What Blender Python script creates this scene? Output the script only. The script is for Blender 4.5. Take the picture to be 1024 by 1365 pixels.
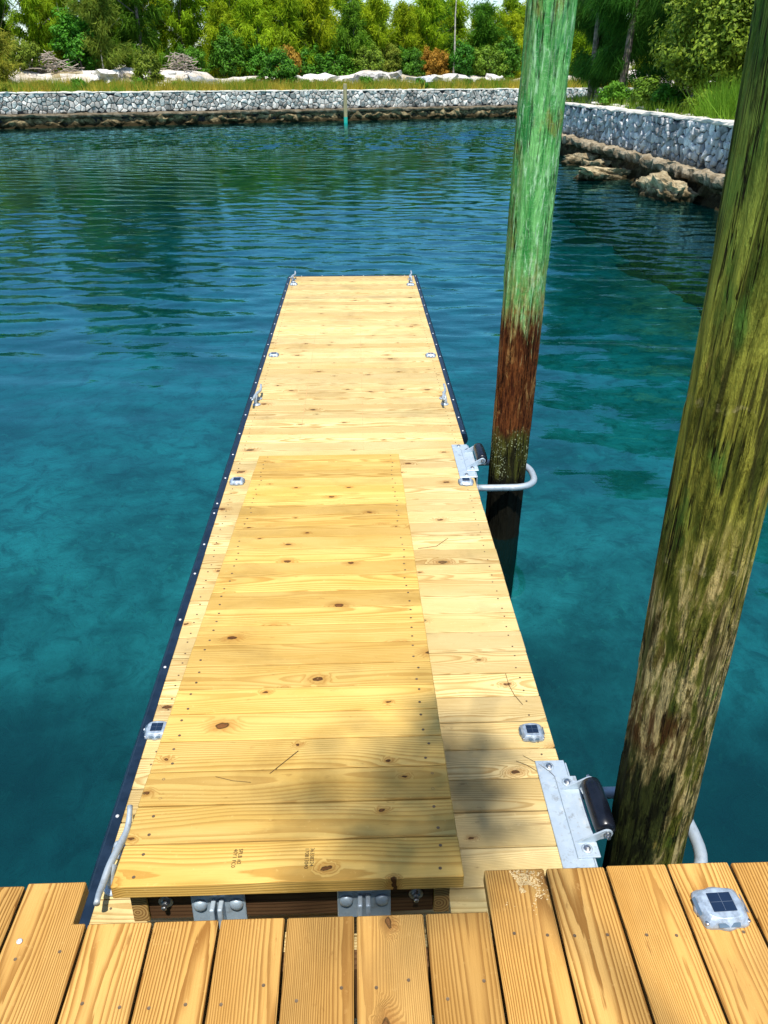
import bpy, bmesh, math, random
import numpy as np
from mathutils import Vector, Matrix, noise

R = random.Random(11)
rad = math.radians
SC = bpy.context.scene
COL = SC.collection
for o in list(bpy.data.objects):
    bpy.data.objects.remove(o, do_unlink=True)

# ------------------------------------------------------------------ camera
cd = bpy.data.cameras.new('camera')
cd.sensor_fit = 'VERTICAL'
cd.sensor_height = 36.0
cd.sensor_width = 27.0
cd.lens = 36.0 * 1025.0 / 1365.0
cd.clip_start = 0.05
cd.clip_end = 1500.0
cam = bpy.data.objects.new('camera', cd)
cam.location = (0, 0, 1.53)
cam.rotation_euler = (rad(90 - 29.567), 0, rad(-1.944))
COL.objects.link(cam)
SC.camera = cam

# ------------------------------------------------------------------ sky and sun
SUN = Vector((0.0, -0.36, 0.93)).normalized()
world = bpy.data.worlds.new('World')
SC.world = world
world.use_nodes = True
wn = world.node_tree
sky = wn.nodes.new('ShaderNodeTexSky')
sky.sky_type = 'NISHITA'
sky.sun_disc = False
sky.sun_elevation = math.asin(SUN.z)
sky.sun_rotation = math.atan2(SUN.x, SUN.y)
sky.air_density = 1.0
sky.dust_density = 0.25
sky.ozone_density = 3.0
wn.links.new(sky.outputs[0], wn.nodes['Background'].inputs[0])
wn.nodes['Background'].inputs[1].default_value = 0.125
sd = bpy.data.lights.new('sun', 'SUN')
sd.energy = 4.3
sd.angle = rad(0.53)
sd.color = (1.0, 0.955, 0.88)
sun = bpy.data.objects.new('sun', sd)
sun.rotation_euler = SUN.to_track_quat('Z', 'Y').to_euler()
sun.location = SUN * 40
COL.objects.link(sun)

SC.view_settings.view_transform = 'Standard'
SC.view_settings.look = 'None'
SC.view_settings.exposure = 0.55
SC.view_settings.gamma = 1.0
SC.view_settings.use_curve_mapping = False
SC.render.engine = 'CYCLES'
SC.cycles.max_bounces = 6
SC.cycles.diffuse_bounces = 3
SC.cycles.glossy_bounces = 3
SC.cycles.transparent_max_bounces = 12

# ------------------------------------------------------------------ levels
Z_DOCK = -0.67       # top of the floating dock
Z_WATER = -1.20
Z_BED = -3.6

# ------------------------------------------------------------------ node helper
class G:
    def __init__(s, name):
        s.m = bpy.data.materials.new(name)
        s.m.use_nodes = True
        s.t = s.m.node_tree
        s.t.nodes.clear()
        s.out = s.t.nodes.new('ShaderNodeOutputMaterial')
    def put(s, sock, v):
        if v is None: return
        if isinstance(v, bpy.types.NodeSocket): s.t.links.new(v, sock)
        elif isinstance(v, (tuple, list)) and sock.type == 'RGBA' and len(v) == 3:
            sock.default_value = (*v, 1)
        else: sock.default_value = v
    def n(s, typ, ins=None, out=0, **pr):
        nd = s.t.nodes.new(typ)
        for k, v in pr.items(): setattr(nd, k, v)
        for k, v in (ins or {}).items(): s.put(nd.inputs[k], v)
        return nd.outputs[out]
    def m_(s, op, a, b=None, c=None, clamp=False):
        return s.n('ShaderNodeMath', {0: a, 1: b, 2: c}, operation=op, use_clamp=clamp)
    def add(s, a, b): return s.m_('ADD', a, b)
    def mul(s, a, b): return s.m_('MULTIPLY', a, b)
    def sub(s, a, b): return s.m_('SUBTRACT', a, b)
    def ss(s, v, lo, hi, a=0.0, b=1.0):
        return s.n('ShaderNodeMapRange', {0: v, 1: lo, 2: hi, 3: a, 4: b}, interpolation_type='SMOOTHSTEP')
    def lin(s, v, lo, hi, a=0.0, b=1.0):
        return s.n('ShaderNodeMapRange', {0: v, 1: lo, 2: hi, 3: a, 4: b})
    def mix(s, f, a, b, blend='MIX'):
        nd = s.t.nodes.new('ShaderNodeMix'); nd.data_type = 'RGBA'; nd.blend_type = blend
        s.put(nd.inputs[0], f); s.put(nd.inputs[6], a); s.put(nd.inputs[7], b)
        return nd.outputs[2]
    def xyz(s, v):
        nd = s.t.nodes.new('ShaderNodeSeparateXYZ'); s.put(nd.inputs[0], v)
        return nd.outputs
    def vec(s, x=0.0, y=0.0, z=0.0):
        return s.n('ShaderNodeCombineXYZ', {0: x, 1: y, 2: z})
    def vmul(s, v, k):
        return s.n('ShaderNodeVectorMath', {0: v, 1: k}, operation='MULTIPLY')
    def vadd(s, v, k):
        return s.n('ShaderNodeVectorMath', {0: v, 1: k}, operation='ADD')
    def noise(s, v, sc, det=3.0, ro=0.55, dis=0.0):
        return s.n('ShaderNodeTexNoise', {'Vector': v, 'Scale': sc, 'Detail': det, 'Roughness': ro, 'Distortion': dis})
    def obj(s): return s.n('ShaderNodeTexCoord', out=3)
    def pos(s): return s.n('ShaderNodeNewGeometry', out=0)
    def island(s): return s.n('ShaderNodeNewGeometry', out=8)
    def rnd(s):
        nd = s.t.nodes.new('ShaderNodeObjectInfo'); return nd.outputs['Random']
    def frac(s, v, k): return s.m_('FRACT', s.mul(v, k))
    def bump(s, h, dist, strength=1.0, nrm=None):
        d = {'Height': h, 'Distance': dist, 'Strength': strength}
        if nrm is not None: d['Normal'] = nrm
        return s.n('ShaderNodeBump', d)
    def bsdf(s, col, rough=0.6, metal=0.0, nrm=None, spec=0.4, coat=0.0):
        d = {'Base Color': col, 'Roughness': rough, 'Metallic': metal, 'Specular IOR Level': spec, 'Coat Weight': coat}
        if nrm is not None: d['Normal'] = nrm
        return s.n('ShaderNodeBsdfPrincipled', d)
    def done(s, surf, vol=None):
        if surf is not None: s.t.links.new(surf, s.out.inputs[0])
        if vol is not None: s.t.links.new(vol, s.out.inputs[1])
        return s.m

# ------------------------------------------------------------------ materials
def wood(name, light, deep, late, ring=125.0, knots=0.62, late_amt=0.75, stain=None, kscale=(2.3, 4.2), bumpk=0.0011, rough=0.62, wander=0.10, tonev=.2, dirty=.55):
    g = G(name)
    rnd = g.rnd()
    r2, r3, r4 = g.frac(rnd, 17.31), g.frac(rnd, 41.77), g.frac(rnd, 97.13)
    p = g.obj()
    x, y, z = g.xyz(p)
    seed = g.vec(g.mul(rnd, 63.0), g.mul(r2, 41.0), g.mul(r3, 29.0))
    ps = g.vadd(p, seed)
    # knots
    kv = g.vadd(g.vmul(p, (kscale[0], kscale[1], 0.0)), g.vec(g.mul(rnd, 57.0), g.mul(r2, 83.0), 0.0))
    kn = g.t.nodes.new('ShaderNodeTexVoronoi'); kn.voronoi_dimensions = '2D'
    wob = g.noise(ps, 38.0, 2.0)
    kv2 = g.vadd(kv, g.vmul(g.vec(wob, wob, 0.0), (0.09, 0.09, 0.0)))
    g.put(kn.inputs['Vector'], kv2); g.put(kn.inputs['Scale'], 1.0)
    kd, kc = kn.outputs['Distance'], kn.outputs['Color']
    kr, kg, kb = g.xyz(kc)
    act = g.m_('GREATER_THAN', kg, knots)
    krad = g.lin(g.mul(kr, kr), 0.0, 1.0, 0.018, 0.054)
    kin = g.mul(act, g.ss(g.m_('DIVIDE', kd, krad), 1.05, 0.75))
    khalo = g.mul(act, g.ss(g.m_('DIVIDE', kd, krad), 5.0, 0.6))
    kring = g.mul(act, g.mul(g.ss(g.m_('DIVIDE', kd, krad), 1.35, 1.05), g.ss(g.m_('DIVIDE', kd, krad), 0.7, 0.95)))
    # growth rings of a plain-sawn board
    slow = g.noise(g.vmul(ps, (0.9, 2.0, 2.0)), 1.3, 2.0)
    slow2 = g.noise(g.vmul(g.vadd(ps, (7.3, 1.1, 4.2)), (0.7, 1.5, 1.5)), 1.1, 2.0)
    yc = g.add(g.mul(g.sub(r2, 0.5), 0.17), g.mul(g.sub(slow, 0.5), wander * .8))
    zc = g.add(g.add(-0.025, g.mul(r3, -0.09)), g.mul(g.sub(slow2, 0.5), wander))
    dy, dz = g.sub(y, yc), g.sub(z, zc)
    rr = g.m_('SQRT', g.add(g.mul(dy, dy), g.mul(dz, dz)))
    fine = g.noise(g.vmul(ps, (5.0, 60.0, 60.0)), 1.0, 3.0)
    rr = g.add(rr, g.add(g.mul(g.sub(fine, 0.5), 0.004), g.mul(khalo, 0.022)))
    ringv = g.m_('FRACT', g.mul(rr, g.lin(r4, 0, 1, ring * 0.75, ring * 1.25)))
    latew = g.mul(g.ss(ringv, 0.35, 0.86), g.ss(ringv, 1.0, 0.93))
    fib = g.noise(g.vmul(ps, (9.0, 420.0, 420.0)), 1.0, 2.0)
    blot = g.noise(g.vmul(ps, (2.2, 9.0, 9.0)), 1.0, 3.0)
    tone = g.lin(g.frac(rnd, 7.77), 0.0, 1.0, 1 - tonev, 1 + tonev * .7)
    c = g.mix(g.ss(blot, 0.3, 0.72), light, deep)
    c = g.mix(g.mul(latew, g.lin(r3, 0, 1, late_amt * 0.55, late_amt)), c, late)
    c = g.mix(g.mul(g.ss(fib, 0.42, 0.75), 0.35), c, g.mix(0.5, c, late))
    # dark resin streaks along the board
    st = g.noise(g.vmul(g.vadd(ps, (3.0, 9.0, 5.0)), (1.1, 26.0, 26.0)), 1.0, 3.0, 0.6)
    c = g.mix(g.mul(g.ss(st, 0.66, 0.78), 0.55), c, (late[0] * 0.55, late[1] * 0.42, late[2] * 0.4))
    c = g.mix(g.mul(khalo, 0.55), c, (late[0] * 0.85, late[1] * 0.62, late[2] * 0.5))
    c = g.mix(g.mul(kin, 0.9), c, g.mix(kb, (0.045, 0.012, 0.005), (0.15, 0.052, 0.016)))
    c = g.mix(g.mul(kring, 0.85), c, (0.02, 0.007, 0.003))
    # scattered small stains, nicks and dust
    sp1 = g.noise(g.vmul(ps, (14.0, 40.0, 40.0)), 1.0, 5.0, 0.7)
    c = g.mix(g.mul(g.ss(sp1, 0.62, 0.74), 0.5), c, (late[0] * 0.6, late[1] * 0.5, late[2] * 0.5))
    sp2 = g.noise(ps, 55.0, 4.0, 0.7)
    c = g.mix(g.mul(g.ss(sp2, 0.60, 0.72), 0.3), c, (light[0] * 1.15, light[1] * 1.2, light[2] * 1.35))
    if stain:
        sn = g.noise(ps, 3.1, 4.0)
        c = g.mix(g.mul(g.ss(sn, 0.52, 0.72), stain[1]), c, stain[0])
    dirt = g.noise(g.pos(), 2.3, 6.0, 0.62, 0.4)
    c = g.mix(g.mul(g.ss(dirt, 0.50, 0.72), dirty), c, g.mix(1.0, c, (0.62, 0.60, 0.60), 'MULTIPLY'))
    c = g.mix(1.0, c, g.vec(tone, g.mul(tone, g.lin(r2, 0, 1, .97, 1.02)), g.mul(tone, g.lin(r2, 0, 1, .9, 1.06))), 'MULTIPLY')
    h = g.add(g.add(g.mul(latew, 0.5), g.mul(fib, 0.7)), g.mul(kring, -1.0))
    return g.done(g.bsdf(c, g.lin(fib, 0, 1, rough - .08, rough + .12), nrm=g.bump(h, bumpk, 0.8), spec=0.12))

M = {}
M['dock_wood'] = wood('dock_wood', (0.72, 0.56, 0.265), (0.64, 0.475, 0.20), (0.40, 0.235, 0.07), ring=165, knots=0.42, late_amt=0.85, stain=((0.50, 0.44, 0.19), 0.35), kscale=(2.6, 5.2))
M['ramp_wood'] = wood('ramp_wood', (0.70, 0.475, 0.145), (0.61, 0.385, 0.095), (0.40, 0.205, 0.038), ring=120, knots=0.36, late_amt=0.72, kscale=(3.0, 4.6))
M['pier_wood'] = wood('pier_wood', (0.60, 0.345, 0.10), (0.50, 0.265, 0.065), (0.255, 0.108, 0.02), ring=270, knots=0.84, late_amt=1.0, stain=((0.36, 0.20, 0.06), 0.45), bumpk=0.0028, wander=0.05, tonev=.2, dirty=.4)
M['frame_wood'] = wood('frame_wood', (0.13, 0.07, 0.03), (0.09, 0.045, 0.02), (0.05, 0.022, 0.01), ring=90, knots=0.75)
M['side_wood'] = wood('side_wood', (0.40, 0.30, 0.12), (0.34, 0.24, 0.09), (0.22, 0.13, 0.04), ring=110, knots=0.8)

def end_grain():
    g = G('end_grain')
    p = g.obj(); x, y, z = g.xyz(p)
    dx, dz = g.add(x, 0.008), g.add(z, 0.03)
    r = g.m_('SQRT', g.add(g.mul(dx, dx), g.mul(dz, dz)))
    r = g.add(r, g.mul(g.noise(p, 40.0, 2.0), 0.003))
    w = g.m_('FRACT', g.mul(r, 120.0))
    c = g.mix(g.ss(w, 0.3, 0.9), (0.46, 0.28, 0.09), (0.20, 0.09, 0.02))
    return g.done(g.bsdf(c, 0.7))
M['end_grain'] = end_grain()

def galv(name, base=(0.50, 0.59, 0.66), rough=0.42):
    g = G(name)
    p = g.obj()
    sp = g.n('ShaderNodeTexVoronoi', {'Vector': p, 'Scale': 55.0}, out=1)
    v = g.xyz(sp)[0]
    n2 = g.noise(p, 18.0, 4.0)
    c = g.mix(g.mul(v, 0.35), base, (base[0] * .72, base[1] * .78, base[2] * .85))
    c = g.mix(g.ss(n2, 0.58, 0.75), c, (0.62, 0.64, 0.62))
    n3 = g.noise(g.vadd(p, (3., 5., 7.)), 34.0, 5.0, 0.7)
    c = g.mix(g.mul(g.ss(n3, 0.52, 0.70), 0.6), c, (0.22, 0.22, 0.21))
    c = g.mix(g.mul(g.ss(n3, 0.40, 0.30), 0.35), c, (0.30, 0.19, 0.10))
    return g.done(g.bsdf(c, g.lin(n2, 0.3, 0.7, rough - .08, rough + .14), metal=0.35, nrm=g.bump(n2, 0.0008, 0.5)))
M['galv'] = galv('galvanised_steel')
M['pipe'] = galv('galvanised_pipe', (0.42, 0.48, 0.52), 0.5)
M['hinge'] = galv('hinge_steel', (0.40, 0.50, 0.58), 0.45)

def plain(name, col, rough=0.5, metal=0.0, spec=0.4, var=0.25, sc=20.0, bumpd=0.001, coat=0.0):
    g = G(name)
    n1 = g.noise(g.obj(), sc, 4.0)
    c = g.mix(g.ss(n1, 0.3, 0.7), tuple(v * (1 - var) for v in col), tuple(min(1, v * (1 + var)) for v in col))
    return g.done(g.bsdf(c, g.lin(n1, 0.3, 0.7, rough - .06, rough + .08), metal, g.bump(n1, bumpd, 0.4), spec, coat))
M['rubber'] = plain('roller_rubber', (0.006, 0.008, 0.014), 0.28, spec=0.5)
M['vinyl'] = plain('rub_rail_vinyl', (0.006, 0.017, 0.036), 0.38)
M['float'] = plain('float_plastic', (0.012, 0.012, 0.014), 0.5)
M['steel'] = plain('bolt_steel', (0.55, 0.56, 0.56), 0.33, metal=1.0)
M['screw'] = plain('screw_head', (0.15, 0.10, 0.055), 0.55, metal=0.3)
M['rivet'] = plain('rail_screw', (0.75, 0.76, 0.76), 0.35, metal=0.4)
M['alu'] = plain('cast_aluminium', (0.36, 0.43, 0.50), 0.42, metal=0.35, sc=60)
M['cell'] = plain('solar_cell', (0.010, 0.022, 0.05), 0.18, spec=0.6, var=0.1)
M['cell_line'] = plain('cell_line', (0.20, 0.25, 0.32), 0.3, metal=.5)
M['lens'] = plain('led_lens', (0.10, 0.15, 0.20), 0.15, spec=0.6)
M['ink'] = plain('stamp_ink', (0.055, 0.035, 0.012), 0.8)
M['chalk'] = plain('red_chalk', (0.62, 0.34, 0.16), 0.9)
M['needle'] = plain('dry_needle', (0.10, 0.055, 0.015), 0.8)
M['sand_spill'] = plain('sawdust', (0.74, 0.56, 0.28), 0.9)
M['bark'] = plain('bark', (0.17, 0.14, 0.11), 0.9, var=0.5, sc=6, bumpd=0.02)
M['pale_bark'] = plain('pale_bark', (0.42, 0.38, 0.31), 0.9, var=0.4, sc=5, bumpd=0.02)
M['dead'] = plain('dead_wood', (0.36, 0.30, 0.24), 0.9, var=0.4, sc=4)
M['buoy'] = plain('buoy_red', (0.55, 0.08, 0.03), 0.4)
M['pink'] = plain('pink_paint', (0.75, 0.22, 0.25), 0.7)

def rock_mat(name, a, b, c, sc=2.0, bd=0.05, wet=None, stain=False):
    g = G(name)
    p = g.pos(); r = g.rnd(); ri = g.island()
    n1 = g.noise(p, sc, 6.0, 0.62)
    n2 = g.noise(p, sc * 5.3, 4.0, 0.6)
    col = g.mix(g.ss(n1, 0.35, 0.68), a, b)
    col = g.mix(g.mul(g.ss(n2, 0.55, 0.72), 0.75), col, c)
    t = g.lin(g.m_('FRACT', g.add(g.mul(r, 7.7), g.mul(ri, 3.1))), 0, 1, 0.5, 1.25)
    col = g.mix(1.0, col, g.vec(t, t, t), 'MULTIPLY')
    if stain:
        sn = g.noise(g.vmul(p, (1.0, 1.0, 0.45)), 0.9, 6.0, 0.65)
        col = g.mix(g.mul(g.ss(sn, 0.48, 0.66), 0.65), col, g.mix(1.0, col, (0.30, 0.29, 0.28), 'MULTIPLY'))
        zz = g.add(g.xyz(p)[2], g.mul(g.sub(n1, .5), .5))
        col = g.mix(g.ss(zz, -0.15, -0.48, 0.0, 0.55), col, g.mix(1.0, col, (0.34, 0.29, 0.22), 'MULTIPLY'))
    if wet:
        z = g.xyz(p)[2]
        col = g.mix(g.ss(g.add(z, g.mul(g.sub(n1, .5), .5)), wet + .25, wet - .1), col, (0.028, 0.022, 0.010))
    h = g.add(g.mul(n1, 1.0), g.mul(n2, 0.5))
    return g.done(g.bsdf(col, 0.9, nrm=g.bump(h, bd, 0.9), spec=0.05))
M['stone'] = rock_mat('wall_stone', (0.42, 0.43, 0.44), (0.70, 0.69, 0.66), (0.08, 0.08, 0.085), 3.4, 0.05, stain=True)
M['stone_pale'] = rock_mat('far_wall_stone', (0.52, 0.49, 0.44), (0.78, 0.74, 0.67), (0.14, 0.13, 0.12), 2.6, 0.05, stain=True)
M['mortar'] = rock_mat('wall_mortar', (0.025, 0.026, 0.03), (0.06, 0.06, 0.06), (0.035, 0.035, 0.04), 3.0, 0.03)
M['cap'] = rock_mat('wall_cap', (0.52, 0.49, 0.43), (0.62, 0.58, 0.50), (0.30, 0.28, 0.24), 1.6, 0.02)
M['ledge'] = rock_mat('ledge_concrete', (0.22, 0.175, 0.11), (0.42, 0.35, 0.24), (0.05, 0.038, 0.022), 3.0, 0.09, wet=-0.72)
M['reef'] = rock_mat('shore_rock', (0.12, 0.09, 0.045), (0.30, 0.24, 0.13), (0.03, 0.022, 0.010), 3.2, 0.12, wet=-1.0)
M['boulder'] = rock_mat('shore_boulder', (0.26, 0.20, 0.11), (0.50, 0.41, 0.25), (0.05, 0.036, 0.016), 4.2, 0.10, wet=-1.08)
M['lime'] = rock_mat('limestone', (0.60, 0.57, 0.52), (0.74, 0.71, 0.66), (0.34, 0.32, 0.30), 1.3, 0.12)
M['greyrock'] = rock_mat('grey_limestone', (0.40, 0.42, 0.45), (0.60, 0.60, 0.60), (0.22, 0.22, 0.23), 1.6, 0.10)

def ground_mat():
    g = G('shore_ground')
    p = g.pos()
    n1 = g.noise(p, 0.35, 5.0); n2 = g.noise(p, 3.0, 5.0)
    c = g.mix(g.ss(n1, 0.38, 0.62), (0.30, 0.24, 0.13), (0.52, 0.47, 0.38))
    c = g.mix(g.mul(g.ss(n2, 0.5, 0.68), 0.7), c, (0.12, 0.105, 0.04))
    return g.done(g.bsdf(c, 0.95, nrm=g.bump(n2, 0.06, 0.8), spec=0.1))
M['ground'] = ground_mat()
def sand_mat():
    g = G('berm_sand')
    p = g.pos()
    n1 = g.noise(p, 0.8, 5.0); n2 = g.noise(p, 6.0, 5.0)
    c = g.mix(g.ss(n1, 0.35, 0.65), (0.50, 0.44, 0.37), (0.74, 0.69, 0.62))
    c = g.mix(g.mul(g.ss(n2, 0.56, 0.7), 0.5), c, (0.26, 0.21, 0.15))
    return g.done(g.bsdf(c, 0.95, nrm=g.bump(n2, 0.05, 0.9), spec=0.1))
M['sand'] = sand_mat()

def leaf_mat(name, a, b, tr=0.35, rough=0.6, spec=0.08):
    g = G(name)
    ri = g.island(); r = g.rnd()
    n1 = g.noise(g.pos(), 0.55, 2.0)
    f = g.m_('FRACT', g.add(g.mul(ri, 1.0), g.mul(r, 0.3)))
    c = g.mix(f, a, b)
    c = g.mix(g.ss(n1, 0.35, 0.7), c, g.mix(0.5, c, b))
    k = g.lin(r, 0, 1, 0.8, 1.15)
    c = g.mix(1.0, c, g.vec(g.mul(k, g.lin(g.frac(r, 13.3), 0, 1, .8, 1.2)), k, k), 'MULTIPLY')
    d = g.bsdf(c, rough, spec=spec)
    t = g.n('ShaderNodeBsdfTranslucent', {'Color': g.mix(0.4, c, (b[0] * 1.5, b[1] * 1.4, b[2]))})
    return g.done(g.n('ShaderNodeMixShader', {0: tr, 1: d, 2: t}))
M['casuarina'] = leaf_mat('casuarina_needles', (0.04, 0.10, 0.004), (0.44, 0.58, 0.02), 0.4)
M['casuarina_dark'] = leaf_mat('casuarina_needles_dark', (0.010, 0.05, 0.006), (0.14, 0.32, 0.02), 0.35)
M['weeping'] = leaf_mat('weeping_needles_shaded', (0.008, 0.045, 0.006), (0.06, 0.17, 0.015), 0.3)  # shade of the right bank trees put into their needle colour
M['leaf'] = leaf_mat('broad_leaf', (0.016, 0.075, 0.008), (0.11, 0.31, 0.02), 0.25, 0.5, 0.15)
M['leaf_olive'] = leaf_mat('olive_leaf', (0.04, 0.09, 0.010), (0.24, 0.36, 0.03), 0.25, 0.5, 0.15)
M['leaf_yellow'] = leaf_mat('yellow_leaf', (0.14, 0.20, 0.02), (0.30, 0.32, 0.04), 0.35)
M['leaf_brown'] = leaf_mat('withered_leaf', (0.24, 0.16, 0.02), (0.38, 0.24, 0.035), 0.3)
M['grass'] = leaf_mat('green_grass', (0.10, 0.22, 0.015), (0.22, 0.36, 0.03), 0.4)
M['dry_grass'] = leaf_mat('dry_grass', (0.20, 0.27, 0.02), (0.56, 0.50, 0.08), 0.4)

def piling_mat(name, kind):
    g = G(name)
    p = g.obj(); x, y, z = g.xyz(p)
    st = g.noise(g.vmul(p, (24.0, 24.0, 3.4)), 1.0, 6.0, 0.66, 0.5)
    st2 = g.noise(g.vmul(g.vadd(p, (4., 2., 9.)), (62.0, 62.0, 8.5)), 1.0, 5.0, 0.66, 0.4)
    st3 = g.noise(g.vmul(g.vadd(p, (1., 7., 3.)), (38.0, 38.0, 1.3)), 1.0, 4.0, 0.6, 0.2)
    bl = g.noise(g.vmul(p, (7.0, 7.0, 2.6)), 1.0, 5.0, 0.62, 0.3)
    bl2 = g.noise(g.vmul(g.vadd(p, (8., 3., 5.)), (13.0, 13.0, 4.0)), 1.0, 6.0, 0.7, 0.6)
    fine = g.noise(g.vmul(p, (150.0, 150.0, 9.0)), 1.0, 3.0, 0.6)
    crack = g.mul(g.ss(g.m_('ABSOLUTE', g.sub(st3, 0.5)), 0.020, 0.004), g.ss(bl, 0.46, 0.60))
    scar = g.ss(g.m_('ABSOLUTE', g.sub(g.noise(g.vmul(p, (9.0, 9.0, 30.0)), 1.0, 4.0, .6), 0.5)), 0.012, 0.002)
    if kind == 1:
        c = g.mix(g.ss(st, 0.34, 0.66), (0.045, 0.30, 0.06), (0.25, 0.66, 0.20))
        c = g.mix(g.mul(g.ss(st2, 0.52, 0.64), 0.8), c, (0.50, 0.84, 0.48))
        c = g.mix(g.mul(g.ss(bl2, 0.54, 0.64), 0.6), c, (0.02, 0.22, 0.07))
        c = g.mix(g.mul(g.ss(bl, 0.55, 0.66), g.lin(st2, .3, .7, .5, .95)), c, (0.27, 0.25, 0.055))
        c = g.mix(g.mul(scar, 0.35), c, (0.5, 0.75, 0.45))
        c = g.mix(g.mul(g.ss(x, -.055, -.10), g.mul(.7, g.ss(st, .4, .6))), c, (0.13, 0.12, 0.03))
        hz = g.add(z, g.add(g.mul(g.sub(st3, 0.5), 0.55), g.mul(g.sub(bl, 0.5), 0.5)))
        c = g.mix(g.mul(g.ss(hz, 0.75, 0.30), g.mul(.8, g.ss(bl2, .38, .56))), c, g.mix(g.ss(st2, .4, .6), (0.22, 0.17, 0.04), (0.50, 0.42, 0.16)))
        br = g.mix(g.ss(st2, 0.35, 0.66), (0.04, 0.010, 0.004), (0.19, 0.060, 0.016))
        br = g.mix(g.mul(g.ss(bl2, 0.53, 0.62), 0.75), br, (0.36, 0.19, 0.06))
        c = g.mix(g.ss(g.add(hz, g.mul(g.sub(st2, .5), .5)), 0.40, 0.18), c, br)
        c = g.mix(g.mul(g.ss(g.m_('ABSOLUTE', g.sub(z, .34)), .02, .008), g.mul(.7, g.ss(bl2, .45, .6))), c, (0.30, 0.16, 0.04))
        al = g.ss(g.add(z, g.mul(g.sub(bl, 0.5), 0.35)), -0.40, -0.50)
        vor = g.n('ShaderNodeTexVoronoi', {'Vector': p, 'Scale': 70.0}, out=0)
        ac = g.mix(g.ss(st, 0.4, 0.65), (0.02, 0.018, 0.006), (0.11, 0.11, 0.018))
        ac = g.mix(g.mul(g.ss(vor, 0.36, 0.24), g.ss(g.noise(p, 11.0, 3.0), 0.45, 0.55)), ac, (0.42, 0.45, 0.24))
        c = g.mix(al, c, ac)
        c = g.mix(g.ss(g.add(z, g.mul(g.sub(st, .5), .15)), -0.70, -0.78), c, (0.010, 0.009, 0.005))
    else:
        c = g.mix(g.ss(st, 0.34, 0.66), (0.05, 0.062, 0.008), (0.37, 0.36, 0.05))
        c = g.mix(g.mul(g.ss(z, 0.7, 1.7), 0.75), c, g.mix(g.ss(st, .36, .64), (0.022, 0.075, 0.010), (0.10, 0.25, 0.045)))
        c = g.mix(g.mul(g.ss(st3, 0.55, 0.62), 0.8), c, (0.025, 0.026, 0.007))
        c = g.mix(g.mul(g.ss(bl, 0.54, 0.68), 0.65), c, (0.07, 0.19, 0.03))
        c = g.mix(g.mul(g.ss(bl2, 0.58, 0.66), 0.6), c, (0.30, 0.22, 0.06))
        low = g.ss(g.add(z, g.mul(g.sub(bl, 0.5), 0.8)), 0.65, 0.15)
        pale = g.mix(g.ss(st2, 0.38, 0.60), (0.10, 0.075, 0.018), (0.62, 0.48, 0.20))
        pale = g.mix(g.mul(g.ss(bl2, 0.50, 0.60), 0.85), pale, (0.04, 0.065, 0.012))
        pale = g.mix(g.mul(g.ss(st3, 0.52, 0.60), 0.85), pale, (0.030, 0.026, 0.008))
        c = g.mix(g.mul(low, g.ss(st, 0.42, 0.52)), c, pale)
        # ragged rings left by the guide and old tide lines
        wz = g.add(z, g.mul(g.noise(p, 10.0, 5.0, .7), 0.16))
        for zc_, k_ in ((.86, .35), (.42, .4)):
            c = g.mix(g.mul(g.ss(g.m_('ABSOLUTE', g.sub(wz, zc_ + .08)), 0.012, 0.003), g.mul(k_, g.ss(bl2, .46, .58))), c, (0.52, 0.45, 0.22))
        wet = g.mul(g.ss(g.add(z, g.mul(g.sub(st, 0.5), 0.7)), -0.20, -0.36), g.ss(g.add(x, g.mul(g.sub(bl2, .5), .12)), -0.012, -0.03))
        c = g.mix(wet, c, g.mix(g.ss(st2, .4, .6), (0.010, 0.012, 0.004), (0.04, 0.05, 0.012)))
        red = g.mul(g.ss(g.m_('ABSOLUTE', g.add(z, .17)), .14, .05), g.mul(g.ss(x, -.02, -.05), g.ss(bl2, .42, .52)))
        c = g.mix(g.mul(red, .85), c, (0.075, 0.026, 0.008))
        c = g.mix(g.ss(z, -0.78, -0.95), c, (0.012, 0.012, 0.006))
    c = g.mix(g.mul(g.ss(fine, .5, .7), .35), c, g.mix(1.0, c, (0.35, 0.35, 0.35), 'MULTIPLY'))
    c = g.mix(crack, c, (0.010, 0.009, 0.004))
    h = g.sub(g.add(g.add(g.mul(st, 1.0), g.mul(st2, 0.7)), g.mul(bl2, .6)), g.mul(crack, 1.0))
    return g.done(g.bsdf(c, 0.75, nrm=g.bump(h, 0.022, 1.0), spec=0.08))
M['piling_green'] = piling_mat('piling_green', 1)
M['piling_olive'] = piling_mat('piling_olive', 2)

def marker_mat():
    g = G('marker_post_wood')
    p = g.obj(); z = g.xyz(p)[2]
    st = g.noise(g.vmul(p, (20., 20., 1.5)), 1.0, 4.0)
    c = g.mix(g.ss(st, .35, .65), (0.24, 0.20, 0.10), (0.40, 0.34, 0.18))
    c = g.mix(g.ss(z, -0.84, -0.88), c, (0.02, 0.40, 0.30))
    return g.done(g.bsdf(c, 0.8))
M['marker'] = marker_mat()

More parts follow.
